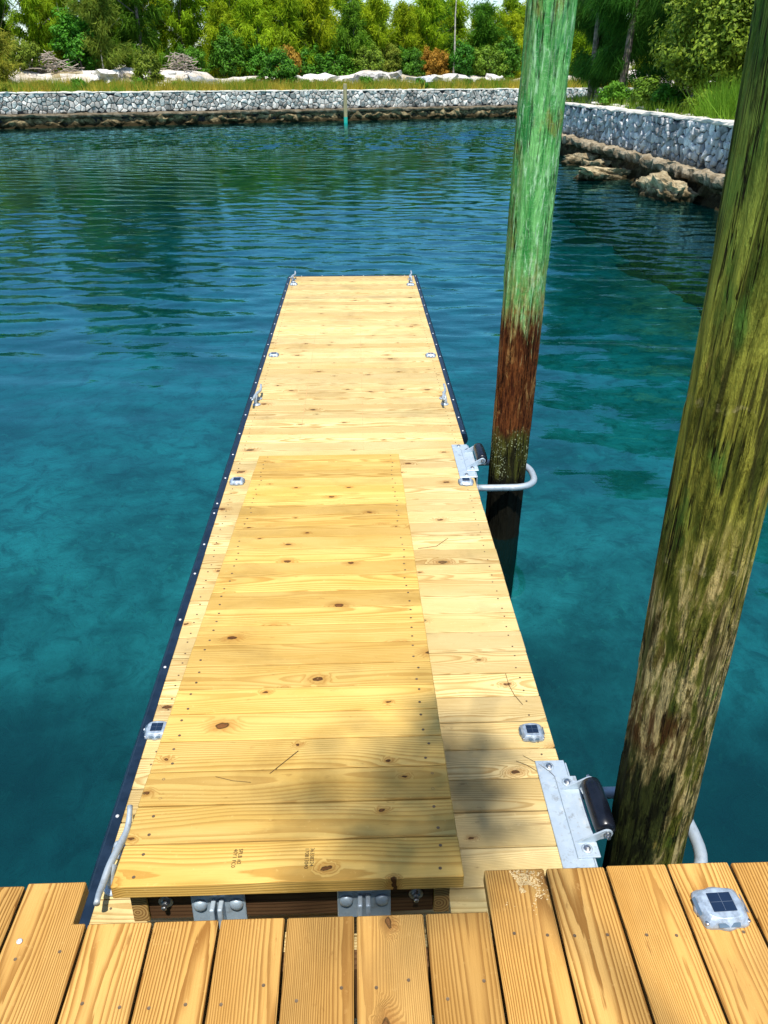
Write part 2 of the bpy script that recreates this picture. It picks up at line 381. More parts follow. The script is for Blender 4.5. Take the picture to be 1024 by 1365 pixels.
def seabed_mat():
    g = G('seabed')
    p = g.pos()
    n1 = g.noise(p, 0.55, 6.0, 0.62); n2 = g.noise(p, 3.2, 6.0, 0.66, 0.6)
    n3 = g.noise(g.vadd(p, (9., 4., 0.)), 7.5, 4.0, 0.6, 1.0)
    c = g.mix(g.ss(n1, 0.34, 0.66), (0.20, 0.28, 0.22), (0.62, 0.66, 0.56))
    c = g.mix(g.mul(g.ss(n2, 0.46, 0.66), 0.6), c, (0.10, 0.17, 0.12))
    c = g.mix(g.mul(g.ss(n3, 0.60, 0.70), 0.6), c, (0.56, 0.60, 0.42))
    # pier shade painted into the bed colour, darker toward the pier
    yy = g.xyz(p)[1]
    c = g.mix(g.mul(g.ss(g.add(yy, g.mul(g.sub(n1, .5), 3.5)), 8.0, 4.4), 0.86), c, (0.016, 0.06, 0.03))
    return g.done(g.bsdf(c, 0.9, nrm=g.bump(n2, 0.15, 1.0), spec=0.1))
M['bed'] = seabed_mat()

def water_mat():
    g = G('canal_water')
    p = g.pos()
    # wind ripples: crests lie roughly across the canal
    calm = g.noise(g.vmul(p, (0.07, 0.11, 0.0)), 1.0, 2.0)
    x, y, z = g.xyz(p)
    amp = g.mul(g.ss(calm, 0.36, 0.58, 0.3, 1.0), g.mul(g.ss(g.add(y, g.mul(g.m_('MAXIMUM', x, 0.0), 1.5)), 4.5, 10.0, 0.2, 1.0), g.ss(y, 14.0, 40.0, 1.0, 0.25)))
    w2 = g.noise(g.vmul(g.vadd(p, (31., 7., 0.)), (3.0, 8.0, 1.0)), 1.0, 2.0, 0.5, 0.3)
    nrm = g.bump(g.mul(g.mul(w2, 0.0060), amp), 1.0, 1.0)
    fr = g.n('ShaderNodeFresnel', {'IOR': 1.75, 'Normal': nrm})
    gl = g.n('ShaderNodeBsdfGlossy', {'Color': (0.38, 0.88, 1, 1), 'Roughness': 0.015, 'Normal': nrm})
    tr = g.n('ShaderNodeBsdfTransparent', {'Color': (0.85, 0.97, 0.98, 1)})
    df = g.n('ShaderNodeBsdfDiffuse', {'Color': (0.0, 0.18, 0.20, 1), 'Roughness': 0.0})
    body = g.n('ShaderNodeMixShader', {0: 0.03, 1: tr, 2: df})
    s = g.n('ShaderNodeMixShader', {0: fr, 1: body, 2: gl})
    vol = g.n('ShaderNodeVolumeAbsorption', {'Color': (0.0, 0.65, 0.71, 1), 'Density': 0.55})
    return g.done(s, vol)
M['water'] = water_mat()

# ------------------------------------------------------------------ mesh helpers
def link(name, me, mat=None, parent=None, loc=(0, 0, 0), rot=(0, 0, 0), sc=(1, 1, 1)):
    o = bpy.data.objects.new(name, me)
    if mat is not None and me is not None and not me.materials:
        for m in (mat if isinstance(mat, (list, tuple)) else [mat]): me.materials.append(m)
    o.location = loc; o.rotation_euler = rot; o.scale = sc
    if parent is not None: o.parent = parent
    COL.objects.link(o)
    return o
def tag(o, label=None, cat=None, group=None, kind=None):
    if label: o['label'] = label
    if cat: o['category'] = cat
    if group: o['group'] = group
    if kind: o['kind'] = kind
    return o
def empty(name, loc=(0, 0, 0), rot=(0, 0, 0)):
    o = bpy.data.objects.new(name, None)
    o.location = loc; o.rotation_euler = rot; o.empty_display_size = 0.1
    COL.objects.link(o)
    return o
def copy_tree(o, parent=None):
    c = o.copy(); COL.objects.link(c); c.parent = parent
    for ch in list(o.children): copy_tree(ch, c)
    return c
def mesh_pd(name, v, f, smooth=False):
    me = bpy.data.meshes.new(name)
    me.from_pydata(v, [], f)
    if smooth: me.polygons.foreach_set('use_smooth', [True] * len(me.polygons))
    me.update()
    return me

class MB:
    def __init__(s): s.v = []; s.f = []
    def add(s, v, f, mat=None):
        k = len(s.v)
        s.v += [tuple(mat @ Vector(p)) for p in v] if mat is not None else [tuple(p) for p in v]
        s.f += [tuple(i + k for i in q) for q in f]
    def box(s, x0, x1, y0, y1, z0, z1, mat=None):
        v = [(x, y, z) for z in (z0, z1) for y in (y0, y1) for x in (x0, x1)]
        s.add(v, [(0, 2, 3, 1), (4, 5, 7, 6), (0, 1, 5, 4), (2, 6, 7, 3), (0, 4, 6, 2), (1, 3, 7, 5)], mat)
    def tube(s, pts, r, seg=10, cap=True):
        pts = [Vector(p) for p in pts]
        n = len(pts)
        rs = r if isinstance(r, (list, tuple)) else [r] * n
        v = []; f = []
        prev = None
        for i, p in enumerate(pts):
            d = (pts[min(i + 1, n - 1)] - pts[max(i - 1, 0)]).normalized()
            if prev is None:
                a = Vector((0, 0, 1)) if abs(d.z) < 0.9 else Vector((1, 0, 0))
                a = (a - d * a.dot(d)).normalized()
            else:
                a = (prev - d * prev.dot(d)).normalized()
            prev = a
            b = d.cross(a)
            for k in range(seg):
                t = 2 * math.pi * k / seg
                v.append(p + (a * math.cos(t) + b * math.sin(t)) * rs[i])
        for i in range(n - 1):
            for k in range(seg):
                k2 = (k + 1) % seg
                f.append((i * seg + k, i * seg + k2, (i + 1) * seg + k2, (i + 1) * seg + k))
        if cap:
            f.append(tuple(reversed(range(seg)))); f.append(tuple((n - 1) * seg + k for k in range(seg)))
        s.add(v, f)
    def lathe(s, prof, seg=20, mat=None, cx=0, cy=0):
        v = []; f = []
        for r, z in prof:
            for k in range(seg):
                t = 2 * math.pi * k / seg
                v.append((cx + r * math.cos(t), cy + r * math.sin(t), z))
        n = len(prof)
        for i in range(n - 1):
            for k in range(seg):
                k2 = (k + 1) % seg
                f.append((i * seg + k, i * seg + k2, (i + 1) * seg + k2, (i + 1) * seg + k))
        f.append(tuple(reversed(range(seg)))); f.append(tuple((n - 1) * seg + k for k in range(seg)))
        s.add(v, f, mat)
    def me(s, name, smooth=False): return mesh_pd(name, s.v, s.f, smooth)
    def obj(s, name, mat, parent=None, smooth=False, **k): return link(name, s.me(name, smooth), mat, parent, **k)

def bevel_me(name, mb, w=0.003, seg=1, smooth=False, angle=30):
    me = mb.me(name)
    bm = bmesh.new(); bm.from_mesh(me)
    bmesh.ops.remove_doubles(bm, verts=bm.verts, dist=1e-6)
    es = [e for e in bm.edges if len(e.link_faces) == 2 and e.calc_face_angle(0) > rad(angle)]
    bmesh.ops.bevel(bm, geom=es, offset=w, segments=seg, profile=0.5, affect='EDGES')
    bmesh.ops.recalc_face_normals(bm, faces=bm.faces)
    bm.to_mesh(me); bm.free()
    if smooth: me.polygons.foreach_set('use_smooth', [True] * len(me.polygons))
    return me
def box_me(name, x0, x1, y0, y1, z0, z1, w=0.003, seg=1):
    m = MB(); m.box(x0, x1, y0, y1, z0, z1)
    return bevel_me(name, m, w, seg) if w else m.me(name)

def fbm(p, o=4): return noise.fractal(Vector(p), 1.0, 2.0, o)

# ================================================================== SETTING
# seabed reaches the horizon on every side
def seabed():
    v = []; f = []
    xs = [-600, -250, -120] + [-60 + 2 * i for i in range(61)] + [120, 250, 600]
    ys = [-400, -150, -60] + [-20 + 2 * i for i in range(56)] + [140, 300, 800]
    for y in ys:
        for x in xs:
            v.append((x, y, Z_BED + 0.22 * fbm((x * .35, y * .35, 3.3), 3) - 2.3 * max(0.0, min(1.0, (6.5 - y) / 6.0)) + 0.5 * max(0.0, min(1.0, (y - 8) / 20.0))))
    nx = len(xs)
    for j in range(len(ys) - 1):
        for i in range(nx - 1):
            a = j * nx + i
            f.append((a, a + 1, a + nx + 1, a + nx))
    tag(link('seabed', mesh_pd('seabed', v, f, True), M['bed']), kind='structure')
seabed()
def water_body():
    # rippled sheet: fine grid over the canal, coarse beyond it, closed below so that the water has depth
    def axis(a, b, st, far_lo, far_hi):
        n = int(round((b - a) / st))
        lo = [a - (a - far_lo) * (k / 8) ** 2 for k in range(8, 0, -1)]
        hi = [b + (far_hi - b) * (k / 8) ** 2 for k in range(1, 9)]
        return np.array(lo + list(np.linspace(a, b, n + 1)) + hi)
    xs = axis(-27, 13, 0.13, -600, 600); ys = np.concatenate([axis(2.2, 20, 0.06, -400, 21)[:-8], np.arange(20.09, 68, 0.085), 68 + (np.arange(1, 9) / 8) ** 2 * 730])
    X, Y = np.meshgrid(xs, ys)
    rs = np.random.RandomState(4)
    H = np.zeros_like(X)
    for k in range(46):
        lam = 0.24 * (4.2 ** rs.rand())
        th = rs.normal(0, 0.42) + 0.12
        kx, ky = math.sin(th) * 2 * math.pi / lam, math.cos(th) * 2 * math.pi / lam
        H += np.sin(kx * X + ky * Y + rs.rand() * 6.283 + 0.7 * np.sin(X * rs.uniform(.1, .35) + Y * rs.uniform(.1, .3) + k)) * lam ** 0.9
    gy = np.gradient(H, axis=0) / np.gradient(ys)[:, None]
    inner = (np.abs(X + 7) < 19) & (Y > 3) & (Y < 60)
    H /= gy[inner].std()
    # wind patches: slicks along the dock and in the lee of the near pier
    P = np.zeros_like(X)
    for k in range(9):
        P += np.sin(X * rs.uniform(-.28, .28) + Y * rs.uniform(-.22, .22) + rs.rand() * 6.283)
    P = 1 / (1 + np.exp(-P * .9))
    near = np.clip((Y + np.maximum(X, 0) * 1.6 - 4.6) / 8.0, 0, 1); near = near * near * (3 - 2 * near)
    wall_d = -((X + 20.9) * -0.4155 + (Y - 51.3) * 0.9096)   # metres out from the far wall
    lee = (1 + 0.75 * np.clip((Y - 15) / 22.0, 0, 1)) * (0.12 + 0.88 * np.clip((wall_d - 2.0) / 2.5, 0, 1))
    fade = np.clip(1 - np.maximum(np.abs(X + 7) - 19, 0) / 1.0, 0, 1) * np.clip((Y - 2.2) / .8, 0, 1) * np.clip((68 - Y), 0, 1)
    H *= 0.052 * (0.35 + 0.75 * P) * (0.10 + 0.90 * near) * lee * fade
    ny, nx = X.shape
    top = np.stack([X.ravel(), Y.ravel(), Z_WATER + H.ravel()], 1)
    idx = np.arange(nx * ny).reshape(ny, nx)
    q = np.stack([idx[:-1, :-1], idx[:-1, 1:], idx[1:, 1:], idx[1:, :-1]], -1).reshape(-1, 4)
    zb = Z_BED - 3.6
    ring = np.concatenate([idx[0, :], idx[1:, -1], idx[-1, -2::-1], idx[-2:0:-1, 0]])
    low = top[ring].copy(); low[:, 2] = zb
    b0 = len(top); n = len(ring); j = np.arange(n); j2 = (j + 1) % n
    sk = np.stack([ring[j2], ring[j], b0 + j, b0 + j2], -1)
    quads = np.concatenate([q, sk])
    v = np.concatenate([top, low])
    me = bpy.data.meshes.new('water')
    nq = len(quads)
    me.vertices.add(len(v)); me.vertices.foreach_set('co', v.astype(np.float32).ravel())
    me.loops.add(nq * 4 + n); me.polygons.add(nq + 1)
    loops = np.concatenate([quads.ravel(), b0 + j[::-1]]).astype(np.int32)
    me.loops.foreach_set('vertex_index', loops)
    me.polygons.foreach_set('loop_start', np.concatenate([np.arange(nq) * 4, [nq * 4]]).astype(np.int32))
    me.polygons.foreach_set('loop_total', np.concatenate([np.full(nq, 4), [n]]).astype(np.int32))
    me.polygons.foreach_set('use_smooth', np.concatenate([np.ones(len(q)), np.zeros(n + 1)]).astype(bool))
    me.update(calc_edges=True); me.validate()
    tag(link('water', me, M['water']), kind='structure')
water_body()

# far shore frame: u runs along the far wall, d runs inland
FA = Vector((-20.9, 51.3)); FU = Vector((0.9096, 0.4155)); FN = Vector((-0.4155, 0.9096))
def far(u, d): return FA + FU * u + FN * d
def far_z(u, d):
    base = 0.68 + 0.06 * fbm((u * .4, d * .4, 1.0), 3)
    hump = math.exp(-((d - 6.5 - 0.9 * fbm((u * .15, 2., 7.), 2)) / 1.9) ** 2)
    hh = 0.55 + 0.62 * max(0, fbm((u * .16, 5.0, 2.0), 3) + .45)
    left = 0.35 if u < 15 else 0.0
    return base + hump * (hh + left) + 0.1 * hump * fbm((u * 1.3, d * 1.3, 4.), 3) + max(0, d - 9) * 0.018
def shore(name, fn, us, ds, mats, sandtest):
    v = []; f = []; mi = []
    for d in ds:
        for u in us: v.append(fn(u, d))
    nu = len(us)
    for j in range(len(ds) - 1):
        for i in range(nu - 1):
            a = j * nu + i
            f.append((a, a + 1, a + nu + 1, a + nu)); mi.append(1 if sandtest(us[i], ds[j]) else 0)
    me = mesh_pd(name, v, f, True)
    for m in mats: me.materials.append(m)
    me.polygons.foreach_set('material_index', mi)
    return tag(link(name, me), kind='structure')
us = [-220, -120, -70, -40] + [-25 + .5 * i for i in range(181)] + [75, 90, 130, 220]
ds = [0.30 + .45 * i for i in range(28)] + [14, 17, 22, 30, 45, 80, 160]
shore('far_shore_ground', lambda u, d: (*far(u, d), far_z(u, d)), us, ds, [M['ground'], M['sand']],
      lambda u, d: 4.2 < d < 8.4 and fbm((u * .3, d * .3, 9.), 3) > -0.35)

# right shore frame: wall runs along +Y at x about 8.6, land lies to the right
RB = [(8.95, -14.0), (8.80, 8.0), (8.72, 19.0), (8.62, 25.0), (8.42, 33.0), (8.25, 41.0)]
def rx(y):
    for (x0, y0), (x1, y1) in zip(RB, RB[1:]):
        if y <= y1: return x0 + (x1 - x0) * (y - y0) / (y1 - y0)
    return RB[-1][0]
def right_z(d, y): return 0.50 + 0.05 * fbm((d * .7, y * .7, 2.), 3) + max(0, d - .6) * 0.10 - max(0, d - 6) * .09
rys = [-14 + .6 * i for i in range(93)]
rds = [0.32, .6, 1.0, 1.5, 2.2, 3, 4, 6, 9, 14, 22, 60]
shore('right_shore_ground', lambda y, d: (rx(y) + d, y, right_z(d, y)), rys, rds, [M['ground'], M['sand']], lambda y, d: False)
# the near shore, behind the photographer
shore('near_shore_ground', lambda u, d: (u, -3.4 - d, -0.16 + 0.05 * fbm((u * .5, d * .5, 6.), 3)),
      [-40, -20] + [-10 + .8 * i for i in range(24)] + [30, 69], [0, .6, 1.2, 2, 3, 5, 8, 14, 30, 90], [M['ground'], M['sand']], lambda u, d: d < 1)
nw = MB(); nw.box(-40, 60, -3.75, -3.38, Z_BED - 3.0, -0.1)
tag(nw.obj('concrete_seawall', M['cap']), 'plain concrete seawall holding the near shore under the pier root', 'seawall')

# ------------------------------------------------------------------ rubble stone walls
def clip(poly, nx, ny, c):
    out = []
    n = len(poly)
    for i in range(n):
        a, b = poly[i], poly[(i + 1) % n]
        da, db = a[0] * nx + a[1] * ny - c, b[0] * nx + b[1] * ny - c
        if da <= 0: out.append(a)
        if (da < 0 < db) or (db < 0 < da):
            t = da / (da - db)
            out.append((a[0] + (b[0] - a[0]) * t, a[1] + (b[1] - a[1]) * t))
    return out
def cells(u0, u1, v0, v1, s, rr):
    pts = {}
    rows = max(1, round((v1 - v0) / (s * .82)))
    cols = int((u1 - u0) / s)
    for j in range(-1, rows + 1):
        for i in range(-1, cols + 1):
            pts[i, j] = (u0 + (i + .5 + .5 * (j % 2) + rr.uniform(-.36, .36)) * s,
                         v0 + (j + .5 + rr.uniform(-.30, .30)) * (v1 - v0) / rows)
    drop = [k for k in pts if rr.random() < .27]
    for k in drop: del pts[k]
    res = []
    for (i, j), (px, py) in pts.items():
        if not (0 <= j < rows and 0 <= i < cols): continue
        poly = [(px - 1.5 * s, max(v0, py - 1.5 * s)), (px + 1.5 * s, max(v0, py - 1.5 * s)), (px + 1.5 * s, min(v1, py + 1.5 * s)), (px - 1.5 * s, min(v1, py + 1.5 * s))]
        for dj in (-2, -1, 0, 1, 2):
            for di in (-2, -1, 0, 1, 2):
                q = pts.get((i + di, j + dj))
                if (di or dj) and q:
                    nx, ny = q[0] - px, q[1] - py
                    poly = clip(poly, nx, ny, (q[0] ** 2 + q[1] ** 2 - px * px - py * py) / 2)
        if len(poly) >= 3: res.append(((px, py), poly))
    return res
def stone_geo(c, poly, rr, gap):
    cx = sum(p[0] for p in poly) / len(poly); cy = sum(p[1] for p in poly) / len(poly)
    pp = []
    n = len(poly)
    for i in range(n):
        a, b = poly[i], poly[(i + 1) % n]
        pp.append(a)
        if math.dist(a, b) > 0.11: pp.append(((a[0] + b[0]) / 2 + rr.uniform(-.012, .012), (a[1] + b[1]) / 2 + rr.uniform(-.012, .012)))
    n = len(pp)
    dep = rr.uniform(0.025, 0.11); tx, ty = rr.uniform(-.25, .25), rr.uniform(-.25, .25)
    v = []
    for k, dd in ((1.0, -0.05), (0.97, dep * .55), (0.74, dep)):
        for x, y in pp:
            L = math.hypot(x - cx, y - cy) + 1e-6
            q = max(0.15, (L - gap) / L) * k
            x2, y2 = (x - cx) * q, (y - cy) * q
            v.append((x2, y2, dd + (tx * x2 + ty * y2 if dd > 0 else 0) + (rr.uniform(-.008, .008) if dd > 0 else 0)))
    v.append((0, 0, dep * 1.12))
    f = []
    for r in range(2):
        for i in range(n):
            i2 = (i + 1) % n
            f.append((r * n + i, r * n + i2, (r + 1) * n + i2, (r + 1) * n + i))
    for i in range(n): f.append((2 * n + i, 2 * n + (i + 1) % n, 3 * n))
    return (cx, cy), v, f
def rough_strip(name, mat, parent, line, L, prof, step, amp, fr, seed):
    """sweep a rough profile (outward, z) along a wall line"""
    v = []; f = []
    n = int(L / step) + 1; k = len(prof)
    for i in range(n):
        u = i * step
        o, t, nn = line(u)
        for a, z in prof:
            q = (u * fr + seed, a * fr * 2, z * fr * 2)
            da = amp * fbm(q, 4); dz = amp * .5 * fbm((q[0] + 9, q[1], q[2]), 3)
            v.append((o[0] + nn[0] * (a + da), o[1] + nn[1] * (a + da), z + dz))
    for i in range(n - 1):
        for j in range(k - 1):
            f.append((i * k + j, i * k + j + 1, (i + 1) * k + j + 1, (i + 1) * k + j))
    return link(name, mesh_pd(name, v, f, False), mat, parent)

def stone_wall(name, label, line, L, z0, z1, s, gap, seed, vis, maxparts, thick=.32, sm='stone'):
    """line(u) -> (point, tangent, outward normal)"""
    rr = random.Random(seed)
    root = empty(name, (*line(0)[0], z0)); tag(root, label, 'wall')
    off = Vector((*line(0)[0], z0))
    # core
    v = []; f = []
    n = int(L / 1.0) + 1
    for i in range(n):
        o, t, nn = line(i * 1.0)
        for a, z in ((0, z0 - .7), (0, z1), (-thick, z1), (-thick, z0 - .7)): v.append((o[0] + nn[0] * a - off.x, o[1] + nn[1] * a - off.y, z - off.z))
    for i in range(n - 1):
        for j in range(3): f.append((i * 4 + j, (i + 1) * 4 + j, (i + 1) * 4 + j + 1, i * 4 + j + 1))
    link('core', mesh_pd('core', v, f), M['mortar'], root)
    def L2(u):
        o, t, nn = line(u); return (o[0] - off.x, o[1] - off.y), t, nn
    rough_strip('cap', M['cap'], root, L2, L, [(0.05, z1 - .045 - off.z), (0.07, z1 - .01 - off.z), (0.04, z1 + .035 - off.z), (-.15, z1 + .04 - off.z), (-thick - .1, z1 + .03 - off.z), (-thick - .14, z1 - .1 - off.z)], .22, .085, 2.0, seed)
    cs = cells(0, L, z0, z1 - .02, s, rr)
    cs.sort(key=lambda c: (0 if vis[0] <= c[0][0] <= vis[1] else 1, c[0][0] * vis[2]))
    rest = MB(); k = 0
    for c, poly in cs:
        (cx, cy), sv, sf = stone_geo(c, poly, rr, gap)
        o, t, nn = line(cx)
        T = Vector((t[0], t[1], 0)); Nn = Vector((nn[0], nn[1], 0)); Z = Vector((0, 0, 1))
        mt = Matrix((( T.x, Z.x, Nn.x), (T.y, Z.y, Nn.y), (T.z, Z.z, Nn.z)))
        base = Vector((o[0], o[1], cy)) - off
        w = [mt @ Vector(p) for p in sv]
        if T.cross(Z).dot(Nn) < 0: sf = [tuple(reversed(q)) for q in sf]
        if k < maxparts and vis[0] <= cx <= vis[1]:
            link('stone', mesh_pd('stone', [tuple(p) for p in w], sf), M[sm], root, loc=base); k += 1
        else:
            rest.add([tuple(p + base) for p in w], sf)
    if rest.v: tag(rest.obj('small_stones', M[sm], root), kind='stuff')
    return root, L2, off

def far_line(u): 
    p = far(u - 30, 0); return (p.x, p.y), (FU.x, FU.y), (-FN.x, -FN.y)
root, L2, off = stone_wall('stone_wall', 'long pale rubble stone seawall across the far side of the canal', far_line, 100, -0.47, 0.66, 0.26, 0.014, 5, (29.0, 70.0, 1), 300, sm='stone_pale')
z = off.z
rough_strip('ledge', M['ledge'], root, L2, 100, [(-.05, -.43 - z), (.22, -.46 - z), (.34, -.49 - z), (.36, -.56 - z), (.30, -.66 - z), (.05, -.70 - z)], .22, .13, 1.1, 3.1)
rough_strip('rock_footing', M['reef'], root, L2, 100, [(.06, -.62 - z), (.12, -.74 - z), (.20, -.86 - z), (.22, -.98 - z), (.30, -1.1 - z), (.42, -1.25 - z), (.5, -1.6 - z), (.6, -3.8 - z)], .16, .42, 1.7, 8.4)

RP = [Vector(p) for p in reversed(RB)]
RL = [0.0]
for a, b in zip(RP, RP[1:]): RL.append(RL[-1] + (b - a).length)
def right_line(u):
    for i in range(len(RP) - 1):
        if u <= RL[i + 1] or i == len(RP) - 2:
            t = (RP[i + 1] - RP[i]).normalized(); p = RP[i] + t * (u - RL[i])
            n_ = Vector((t.y, -t.x))
            if n_.x > 0: n_ = -n_
            return (p.x, p.y), (t.x, t.y), (n_.x, n_.y)
root, L2, off = stone_wall('stone_wall', 'grey rubble stone seawall along the shaded bank below the leafy tree', right_line, 54.5, -0.50, 0.56, 0.22, 0.015, 9, (3.0, 24.0, -1), 300)
z = off.z
rough_strip('ledge', M['ledge'], root, L2, 54.5, [(-.05, -.44 - z), (.12, -.46 - z), (.24, -.49 - z), (.33, -.50 - z), (.37, -.56 - z), (.36, -.64 - z), (.34, -.74 - z), (.10, -.80 - z)], .10, .15, 1.7, 6.1)
rough_strip('rock_footing', M['reef'], root, L2, 54.5, [(.06, -.70 - z), (.10, -.82 - z), (.16, -.95 - z), (.20, -1.08 - z), (.32, -1.25 - z), (.5, -1.6 - z), (.8, -3.8 - z)], .12, .24, 1.9, 2.4)
# the right bank turns away from the canal at its far end
def turn_line(u): return (8.27 + u, 41.0 + .1 * u), (0.995, 0.0995), (-0.0995, 0.995)
root, L2, off = stone_wall('stone_wall', 'rubble stone seawall on the side channel hidden behind the green piling', turn_line, 40, -0.50, 0.56, 0.34, 0.016, 19, (0, 0, 1), 0)

def boulder(name, loc, size, mat, seed, label, cat='rock', group=None, sub=4, rough=.42, fr=1.5, flat=1.0):
    bm = bmesh.new()
    bmesh.ops.create_icosphere(bm, subdivisions=sub, radius=1.0)
    for v in bm.verts:
        p = v.co.copy()
        c = Vector((max(-.75, min(.75, p.x)), max(-.75, min(.75, p.y)), max(-.72, min(.72, p.z))))
        c *= 1 + rough * fbm((p.x * fr + seed, p.y * fr, p.z * fr), 4)
        c *= 1 + .16 * fbm((p.x * 5 + seed, p.y * 5, p.z * 5), 3) - .10 * abs(fbm((p.x * 2.6 + seed, p.y * 2.6, p.z * 2.6), 3))
        v.co = Vector((c.x * size[0], c.y * size[1], c.z * size[2])) / .8
    me = bpy.data.meshes.new(name); bm.to_mesh(me); bm.free()
    o = link(name, me, mat, loc=loc, rot=(R.uniform(-.12, .12), R.uniform(-.12, .12), seed))
    return tag(o, label, cat, group)
boulder('boulder', (8.02, 29.3, -1.16), (.30, .62, .30), M['boulder'], 1.2, 'small tan boulder at the waterline under the shaded seawall ledge, farthest of the row')
boulder('boulder', (7.86, 25.3, -1.20), (.40, 1.35, .30), M['boulder'], 2.1, 'long flat tan boulder half out of the water below the shaded seawall')
boulder('boulder', (7.98, 27.6, -1.16), (.24, .42, .26), M['boulder'], 4.4, 'small dark pitted boulder tucked between two tan ones under the seawall ledge')
boulder('boulder', (7.90, 21.0, -1.08), (.36, .90, .36), M['boulder'], 3.3, 'big blocky pitted boulder at the waterline beside the olive piling')
boulder('boulder', (8.06, 22.9, -1.22), (.22, .34, .22), M['boulder'], 6.6, 'small round boulder between the long flat and the blocky ones')

# white limestone rocks on the far bank
spots = [(13.2, 3.6, 1.0, .55, 'greyrock', 'bluish grey limestone boulder beside the dark bush on the far bank'),
         (17.2, 4.0, .8, .4, 'lime', 'low white limestone rock behind the round dark bush'),
         (22.4, 4.2, 1.5, .5, 'lime', 'white limestone slab left of the marker post on the far bank'),
         (24.6, 3.6, .9, .45, 'greyrock', 'grey limestone rock just right of the marker post'),
         (26.3, 4.4, 1.6, .62, 'lime', 'large white limestone block with a pink painted mark'),
         (30.3, 4.0, 1.3, .5, 'greyrock', 'grey and white limestone rock below the withered bush'),
         (32.5, 4.2, 1.7, .55, 'lime', 'broad white limestone slab below the withered orange bush'),
         (34.6, 4.0, 1.1, .5, 'lime', 'angular white limestone rock in grass near the bare pole trunk'),
         (37.6, 4.6, 1.2, .6, 'lime', 'white limestone rock close to the green piling top'),
         (10.4, 5.2, 1.3, .5, 'lime', 'white limestone lump on the sandy berm under the pale trunk'),
         (7.2, 5.0, 1.5, .45, 'lime', 'wide white limestone lump below the brush heap'),
         (20.0, 4.6, 1.0, .45, 'lime', 'white limestone rock under the wide broadleaf bush'),
         (28.2, 4.8, 1.0, .45, 'lime', 'rounded white limestone rock between the grass tufts')]
for i, (u, d, s, h, m, lb) in enumerate(spots):
    p = far(u, d)
    b = boulder('limestone_rock', (p.x, p.y, far_z(u, d) + h * .2), (s, s * .6, h), M[m], 10 + i * 1.7, lb, sub=3, rough=.6, fr=1.8)
    if i == 4:
        link('painted_mark', box_me('painted_mark', -.2, .2, -.02, .02, -.12, .12, .01), M['pink'], b, loc=(.55, -.98, .2))

# ------------------------------------------------------------------ vegetation
def trunk_me(name, h, r, seed, bend=.25, limbs=6, lo=.3, spread=.5, sub=7):
    rr = random.Random(seed); m = MB()
    pts = []
    for i in range(10):
        t = i / 9
        pts.append((bend * math.sin(t * 2.3 + seed) * t, bend * math.cos(t * 1.9 + seed) * t - bend * t, t * h))
    m.tube(pts, [r * (1 - .85 * i / 9) for i in range(10)], sub)
    for k in range(limbs):
        t = lo + (1 - lo) * (k + .5) / limbs * .85
        q = pts[int(t * 9)]; a = rr.uniform(0, 6.28); L = spread * h * (1 - t) * rr.uniform(.5, 1) + .3
        m.tube([q, (q[0] + math.cos(a) * L * .5, q[1] + math.sin(a) * L * .5, q[2] + L * .35), (q[0] + math.cos(a) * L, q[1] + math.sin(a) * L, q[2] + L * .75)], [r * .4 * (1 - t * .6), r * .28 * (1 - t * .6), r * .08], 5)
    return m.me(name)

def blade(v, f, p, d, L, w, rr):
    s = d.cross(Vector((rr.uniform(-1, 1), rr.uniform(-1, 1), rr.uniform(-1, 1))))
    if s.length < 1e-3: return
    s = s.normalized() * w
    k = len(v)
    v += [tuple(p - s), tuple(p + s), tuple(p + d * L)]
    f.append((k, k + 1, k + 2))

def casuarina_crown(name, h, rmax, seed, count, lo=.12, droop=.6, bl=(.30, .75), bw=.022):
    """feathery crown: rising branches carrying sprays of long hanging needles"""
    rr = random.Random(seed); v = []; f = []
    nb = 36
    per = count // nb
    for b in range(nb):
        t = lo + (1 - lo) * ((b + rr.random()) / nb) ** 1.05
        a = rr.uniform(0, 6.283)
        L = rmax * (1 - t) ** .5 * rr.choice((.4, .7, .95, 1.2)) * rr.uniform(.85, 1.1) + .3
        rise = rr.uniform(.25, .95)
        base = Vector((0, 0, t * h * .97))
        dr = Vector((math.cos(a), math.sin(a), rise)).normalized()
        for i in range(per):
            s = rr.random() ** .7
            p = base + dr * (L * s) + Vector((rr.gauss(0, .16), rr.gauss(0, .16), rr.gauss(0, .18))) * (.6 + s)
            p.z -= droop * .5 * s * s * L * .4
            d = Vector((dr.x * .5 + rr.gauss(0, .35), dr.y * .5 + rr.gauss(0, .35), rr.uniform(-1.0, .75) - droop * .6)).normalized()
            blade(v, f, p, d, rr.uniform(*bl), bw * rr.uniform(.7, 1.4), rr)
    return mesh_pd(name, v, f)

